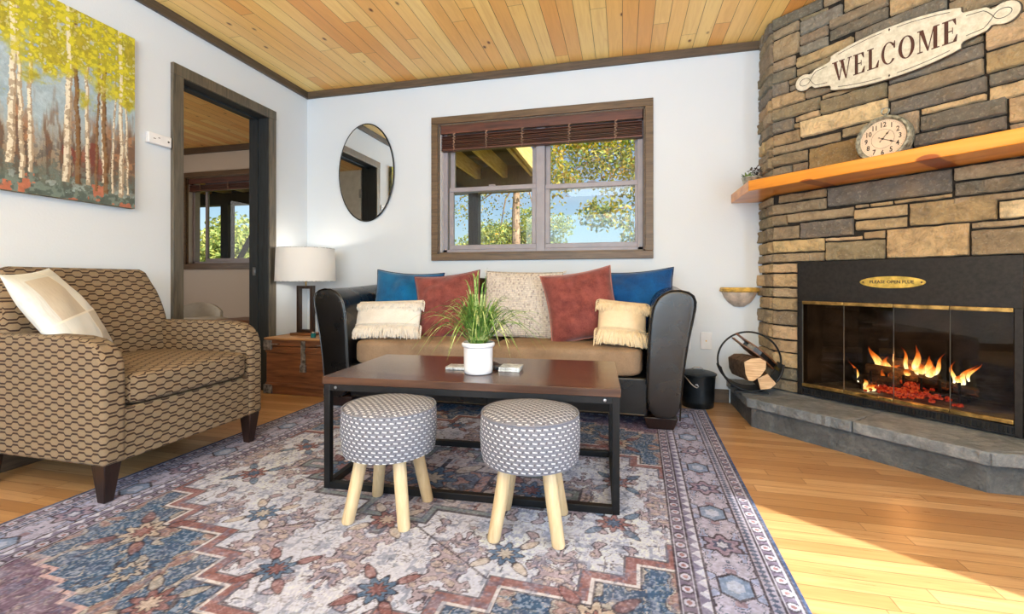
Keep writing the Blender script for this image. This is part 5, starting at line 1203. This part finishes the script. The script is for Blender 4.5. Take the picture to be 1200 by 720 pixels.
lamp('table_lamp_light', 'POINT', (.238, -.32, .4085 + .59), 3.4, (1, .90, .76), shadow_soft_size=.03)
tc = empty('teal_jar', (.405, -.455, .4085)); MB().lathe([(0, 0), (.017, 0), (.019, .004), (.019, .028), (.016, .032), (0, .032)], (0, 0, 0), 20).build('jar_body', M['teal'], tc, smooth=True); MB().lathe([(0, .040), (.014, .040), (.015, .032), (0, .032)], (0, 0, 0), 20).build('jar_lid', M['tin'], tc, smooth=True); tag(tc, 'tiny teal jar on the wooden chest beside the lamp', 'jar')

# ================================================================== ASH BUCKET
bk_ = empty('ash_bucket', (3.055, -.128, 0)); tag(bk_, 'black metal ash bucket with lid and wire handle beside the sofa', 'bucket')
MB().lathe([(0, .0), (.093, .0), (.097, .004), (.098, .03), (.1, .034), (.100, .04), (.108, .185), (.110, .21), (.104, .21), (.1, .2)], (0, 0, 0), 48).build('bucket_body', M['bucket'], bk_, smooth=True, angle=50)
ld = MB().lathe([(.113, .206), (.118, .210), (.118, .216), (.112, .219), (.09, .226), (.04, .232), (0, .233)], (0, 0, 0), 48).build('bucket_lid', M['bucket'], bk_, smooth=True, angle=50)
MB().tube([(-.035, 0, .229), (-.032, 0, .245), (-.018, 0, .254), (.018, 0, .254), (.032, 0, .245), (.035, 0, .229)], .003, 8).build('lid_handle', M['wire'], ld, smooth=True)
P = [(-.113, -.02, .19)] 
for k in range(15): t_ = k / 14 * PI * .93 + .1; P.append((-.106 * math.cos(t_) - .0, -.122 * math.sin(t_) - .014, .19 - .02 + .052 * math.cos(t_ * 1.0) ))
P = [(-.108, -.01, .185), (-.112, -.02, .20), (-.110, -.04, .215), (-.095, -.07, .212), (-.075, -.095, .19), (-.055, -.108, .165), (-.035, -.114, .148), (-.02, -.116, .142), (-.012, -.116, .15), (-.018, -.116, .162), (-.03, -.115, .16)]
MB().tube(P, .0034, 8).build('bail_handle', M['wire'], bk_, smooth=True)

# ================================================================== LOG CARRIER, FIREWOOD, BELLOWS
lc = empty('log_carrier', (3.312, -.330, .1635), math.radians(-3)); tag(lc, 'black metal log carrier with hoop handle standing on the hearth', 'log carrier')
R_ = .168; zc = .178
ring = lambda y, a0, a1, n=40, rr_=R_: [(rr_ * math.cos(math.radians(a0 + (a1 - a0) * k / n)), y, zc + rr_ * math.sin(math.radians(a0 + (a1 - a0) * k / n))) for k in range(n + 1)]
vs = []; fs = []; n = 36
for y in (-.065, .065):
    for rr_ in (R_, R_ - .004): vs += ring(y, 192, 358, n, rr_)
N1 = n + 1
for k in range(n): fs += [(k, k + 1, 2 * N1 + k + 1, 2 * N1 + k), (N1 + k, N1 + k + 1, 3 * N1 + k + 1, 3 * N1 + k), (k, k + 1, N1 + k + 1, N1 + k), (2 * N1 + k, 2 * N1 + k + 1, 3 * N1 + k + 1, 3 * N1 + k)]
MB().add(vs, fs).build('carrier_tray', M['blackiron'], lc, smooth=True, angle=50)
for y in (-.065, .065): MB().tube(ring(y, 192, 358), .0065, 8).build('tray_rim', M['blackiron'], lc, smooth=True)
MB().tube(ring(0, -6, 196, 40, R_ + .003), .0055, 8).build('hoop_handle', M['blackiron'], lc, smooth=True)
for y in (-.07, .07): MB().box((0, y, .005), (.18, .02, .010)).build('foot_bar', M['blackiron'], lc)
def split_log(name, poly, L, loc, rot, label):
    o = empty(name, loc); o.rotation_euler = rot; rs = random.Random(len(label)); n = len(poly); vs = []; fs = []
    for i in range(7):
        y = -L / 2 + L * i / 6
        for p, q in poly: vs.append((p * rs.uniform(.97, 1.03), y, q * rs.uniform(.97, 1.03)))
    for i in range(6):
        for k in range(n): fs.append((i * n + k, i * n + (k + 1) % n, (i + 1) * n + (k + 1) % n, (i + 1) * n + k))
    MB().add(vs, fs).build('bark', M['bark'], o, smooth=True, angle=40)
    for s in (-1, 1): MB().prism([(p * .985, q * .985) for p, q in poly], s * L / 2 - .001, s * (L / 2 + .0025), lambda p, q, h: (p, h, q)).build('cut_end', M['splitwood'], o)
    tag(o, label, 'firewood', 'firewood in the log carrier')
split_log('firewood_log', [(-.055, .045), (-.02, .066), (.03, .070), (.06, .052), (.058, .01), (.03, -.03), (-.01, -.060), (-.035, -.058), (-.05, -.02)], .30, (3.288, -.36, .305), (math.radians(-4), 0, math.radians(4)), 'thick split log with pale cut end lying in the log carrier')
split_log('firewood_log', [(-.035, .03), (.02, .05), (.055, -.01), (.02, -.035), (-.03, -.035)], .27, (3.368, -.35, .243), (0, math.radians(-10), math.radians(-4)), 'small split log at the lower right in the log carrier')
be = empty('fire_bellows', (3.348, -.375, .392)); be.rotation_euler = (math.radians(0), math.radians(38), math.radians(12)); tag(be, 'brown wooden fireplace bellows lying on the firewood', 'bellows')
pp = [(-.17, -.014), (-.12, -.016), (-.095, -.03), (-.06, -.052), (-.01, -.060), (.05, -.048), (.10, -.022), (.125, -.012), (.125, .012), (.10, .022), (.05, .048), (-.01, .060), (-.06, .052), (-.095, .03), (-.12, .016), (-.17, .014)]
MB().prism(pp, .012, .021, lambda p, q, h: (p, q, h)).build('upper_board', M['bellow_w'], be, bevel=.003); MB().prism(pp, -.021, -.012, lambda p, q, h: (p, q, h)).build('lower_board', M['bellow_w'], be, bevel=.003)
MB().prism([(p * .93, q * .93) for p, q in pp[2:-2]], -.013, .013, lambda p, q, h: (p, q, h)).build('leather_bag', M['leather'], be); MB().tube([(.12, 0, 0), (.15, 0, 0), (.185, 0, 0)], [.012, .009, .006], 12).build('nozzle', M['brass'], be, smooth=True)

# ================================================================== SUCCULENT POT ON MANTEL
sp = empty('succulent_pot', (3.345, -.255, 1.398)); tag(sp, 'small tin pot of succulents on the left end of the mantel', 'plant')
MB().lathe([(0, 0), (.040, 0), (.043, .003), (.052, .048), (.055, .050), (.055, .054), (.050, .054), (.048, .044), (0, .042)], (0, 0, 0), 36).build('tin_pot', M['tin'], sp, smooth=True, angle=50)
rs = random.Random(2); mb = MB(); md2 = MB()
for cx_, cy_, n_, dk, ht in ((-.025, -.01, 26, 0, .05), (-.008, .012, 20, 0, .045), (.018, -.005, 9, 1, .08), (.034, .008, 8, 1, .085), (.03, -.018, 7, 1, .05)):
    for i in range(n_):
        az = rs.random() * 2 * PI; el = rs.uniform(.25, 1.3); L = ht * rs.uniform(.6, 1.0); d = Vector((math.cos(az) * math.cos(el), math.sin(az) * math.cos(el), math.sin(el))); p = Vector((cx_, cy_, .042))
        if dk:
            md2.tube([p, p + d * L * .5 + Vector((0, 0, L * .2)), p + d * L * .6 + Vector((0, 0, L * .45))], [.0014, .0012, .001], 5); e_ = p + d * L * .6 + Vector((0, 0, L * .45))
            for q in range(4): v = Vector((rs.uniform(-1, 1), rs.uniform(-1, 1), rs.uniform(-.2, 1))) * .010; md2.tube([e_, e_ + v * .6, e_ + v], [.001, .0032, .0008], 5)
        else: mb.tube([p, p + d * L * .5, p + d * L], [.003, .0048, .0006], 6)
mb.build('green_rosettes', M['succulent'], sp, smooth=True); md2.build('dark_sprigs', M['succ_dark'], sp, smooth=True)

# ================================================================== BEDROOM CHAIR / DESK
bc = empty('bedroom_chair', (-1.70, .50, 0)); tag(bc, 'pale curved chair back glimpsed through the doorway', 'chair')
mb = MB(); 
def shell(i, j):
    a_ = math.radians(200 - 130 * i); h_ = j; return (.24 * math.cos(a_), .24 * math.sin(a_), .42 + h_ * (.17 - .10 * (2 * i - 1) ** 2))
mb.grid(20, 8, shell); o = mb.build('backrest', M['door_white'], bc, smooth=True); md = o.modifiers.new('thick', 'SOLIDIFY'); md.thickness = .025
rounded('seat', (0, 0, .40), (.48, .46, .08), M['door_white'], bc, 4, 8)
for sx in (-1, 1):
    for sy in (-1, 1): MB().tube([(sx * .15, sy * .15, .37), (sx * .19, sy * .19, 0)], .013, 8).build('leg', M['espresso'], bc)
ds = empty('bedroom_table', (-1.20, .62, 0)); MB().box((0, 0, .415), (.42, .36, .03)).build('table_surface', M['brownbase'], ds, bevel=.003); tag(ds, 'low brown side table glimpsed through the doorway under the bedroom window', 'table')
for sx in (-1, 1):
    for sy in (-1, 1): MB().box((sx * .18, sy * .15, .2), (.03, .03, .40)).build('leg', M['brownbase'], ds)

# ================================================================== OUTSIDE
g_ = struct(MB().b(-60, 60, 1.3, 80, -1.2, -.9).build('ground', M['ground']), None)
g_['kind'] = 'structure'
dk = empty('wooden_deck', (0, 1.8, 2.35)); tag(dk, 'raised wooden deck on joists seen above through the window', 'deck')
xr = 1.36
for i, x in enumerate([-6.27 + .42 * k for k in range(19)]):
    if x < xr: MB().b(x - .02, x + .02, -1.5 if x > 0 else -.55, 1.53, 0, .21).build('joist', M['decking'], dk)
MB().b(-6.5, xr, 1.40, 1.54, -.20, 0).build('deck_beam', M['darkpost'], dk); MB().b(-6.5, xr + .02, 1.55, 1.59, -.02, .24).build('rim_board', M['darkpost'], dk)
mb = MB()
for i in range(22): y_ = -1.55 + i * .146; mb.b(-6.5 if y_ > -.55 else .02, xr + .03, y_, y_ + .138, .21, .235)
mb.build('deck_boards', M['deckboard'], dk)
mb = MB(); mb.b(xr, xr + .04, -1.5, 1.59, -.02, .24); mb.build('side_rim', M['decking'], dk)
for x, nm in ((.39, 0), (-4.17, 1)): MB().b(x - .075, x + .075, 1.40, 1.55, -3.4, -.2).build('post', M['darkpost'], dk)
MB().tube([(-4.05, 1.47, -1.35), (-3.3, 1.47, -.2)], .06, 4).build('brace', M['darkpost'], dk)
def foliage(name, blobs, n, size, mat, parent, seed):
    rs = np.random.RandomState(seed); V = []; Fc = []
    B = np.array([b[:3] for b in blobs]); Rr = np.array([b[3:6] for b in blobs]); wt = np.array([b[6] if len(b) > 6 else b[3] * b[4] * b[5] for b in blobs]); wt = wt / wt.sum()
    idx = rs.choice(len(blobs), n, p=wt); d = rs.normal(size=(n, 3)); d /= np.linalg.norm(d, axis=1)[:, None]; r = rs.rand(n) ** .5
    c = B[idx] + d * r[:, None] * Rr[idx]
    ax = rs.normal(size=(n, 3)); ax /= np.linalg.norm(ax, axis=1)[:, None]; bx = np.cross(ax, rs.normal(size=(n, 3))); bx /= np.linalg.norm(bx, axis=1)[:, None]; s = size * (.7 + .6 * rs.rand(n))[:, None]
    nn = np.cross(ax, bx)
    P = np.stack([c - ax * s, c - bx * s * .55 + nn * s * .12, c + ax * s, c + bx * s * .55 + nn * s * .12], 1).reshape(-1, 3)
    me = bpy.data.meshes.new(name); q = np.arange(n * 4).reshape(n, 4); me.from_pydata(P.tolist(), [], q.tolist()); me.materials.append(mat); o = bpy.data.objects.new(name, me); COL.objects.link(o); o.parent = parent; return o
def tree(loc, label, blobs, n, size, mat, trunk, seed, cat='tree'):
    t = empty('tree', loc); tag(t, label, cat); foliage('foliage', blobs, n, size, mat, t, seed)
    if trunk:
        mb = MB(); mb.tube(trunk[0], trunk[1], 10); mb.build('trunk', M['trunk_bark'], t, smooth=True)
        mb = MB(); rs = random.Random(seed); z = trunk[0][-1]
        for b in blobs:
            p0 = Vector(trunk[0][-1]).lerp(Vector(trunk[0][-2]), rs.random()); p1 = Vector(b[:3]); mid_ = p0.lerp(p1, .5) + Vector((rs.uniform(-.1, .1), rs.uniform(-.1, .1), rs.uniform(.0, .25)))
            mb.tube([p0, mid_, p1], [.03, .018, .006], 6)
        mb.build('branches', M['trunk_bark'], t, smooth=True)
    return t
# golden tree hanging over the right window
tree((4.2, 5.2, -.9), 'golden green autumn tree hanging over the right half of the window', [(-2.3, -1.2, 3.9, .9, .8, .55), (-1.5, -1.0, 3.6, .9, .8, .6), (-.8, -.9, 3.1, .7, .7, .75), (-.6, -.8, 2.3, .5, .6, .6), (-2.6, -1.5, 3.3, .45, .5, .28, .12), (-1.9, -1.4, 2.75, .45, .4, .28, .11), (-1.2, -1.3, 2.5, .5, .4, .4, .22), (-1.0, -.8, 4.6, 1.2, .9, .6), (0, 0, 4.4, 1.2, 1, .8), (-.9, -1.2, 1.9, .4, .3, .22, .06)], 15000, .040, M['leaf_gold'], ([(0, 0, 0), (-.1, 0, 1.6), (-.25, -.1, 3.0), (-.4, -.2, 4.3)], [.16, .13, .10, .06]), 5)
t2 = tree((.05, 6.4, -.9), 'birch tree with a pale brown trunk behind the deck post', [(-.2, .2, 2.7, .6, .6, .45), (.6, .4, 3.2, .8, .7, .6), (-.9, .3, 3.4, .8, .7, .6), (.3, 0, 4.4, 1.2, 1, .9)], 2600, .034, M['leaf_gold'], ([(.25, 0, 0), (.27, 0, 1.6), (.25, 0, 3.2), (.3, 0, 4.6)], [.115, .10, .085, .05]), 9)
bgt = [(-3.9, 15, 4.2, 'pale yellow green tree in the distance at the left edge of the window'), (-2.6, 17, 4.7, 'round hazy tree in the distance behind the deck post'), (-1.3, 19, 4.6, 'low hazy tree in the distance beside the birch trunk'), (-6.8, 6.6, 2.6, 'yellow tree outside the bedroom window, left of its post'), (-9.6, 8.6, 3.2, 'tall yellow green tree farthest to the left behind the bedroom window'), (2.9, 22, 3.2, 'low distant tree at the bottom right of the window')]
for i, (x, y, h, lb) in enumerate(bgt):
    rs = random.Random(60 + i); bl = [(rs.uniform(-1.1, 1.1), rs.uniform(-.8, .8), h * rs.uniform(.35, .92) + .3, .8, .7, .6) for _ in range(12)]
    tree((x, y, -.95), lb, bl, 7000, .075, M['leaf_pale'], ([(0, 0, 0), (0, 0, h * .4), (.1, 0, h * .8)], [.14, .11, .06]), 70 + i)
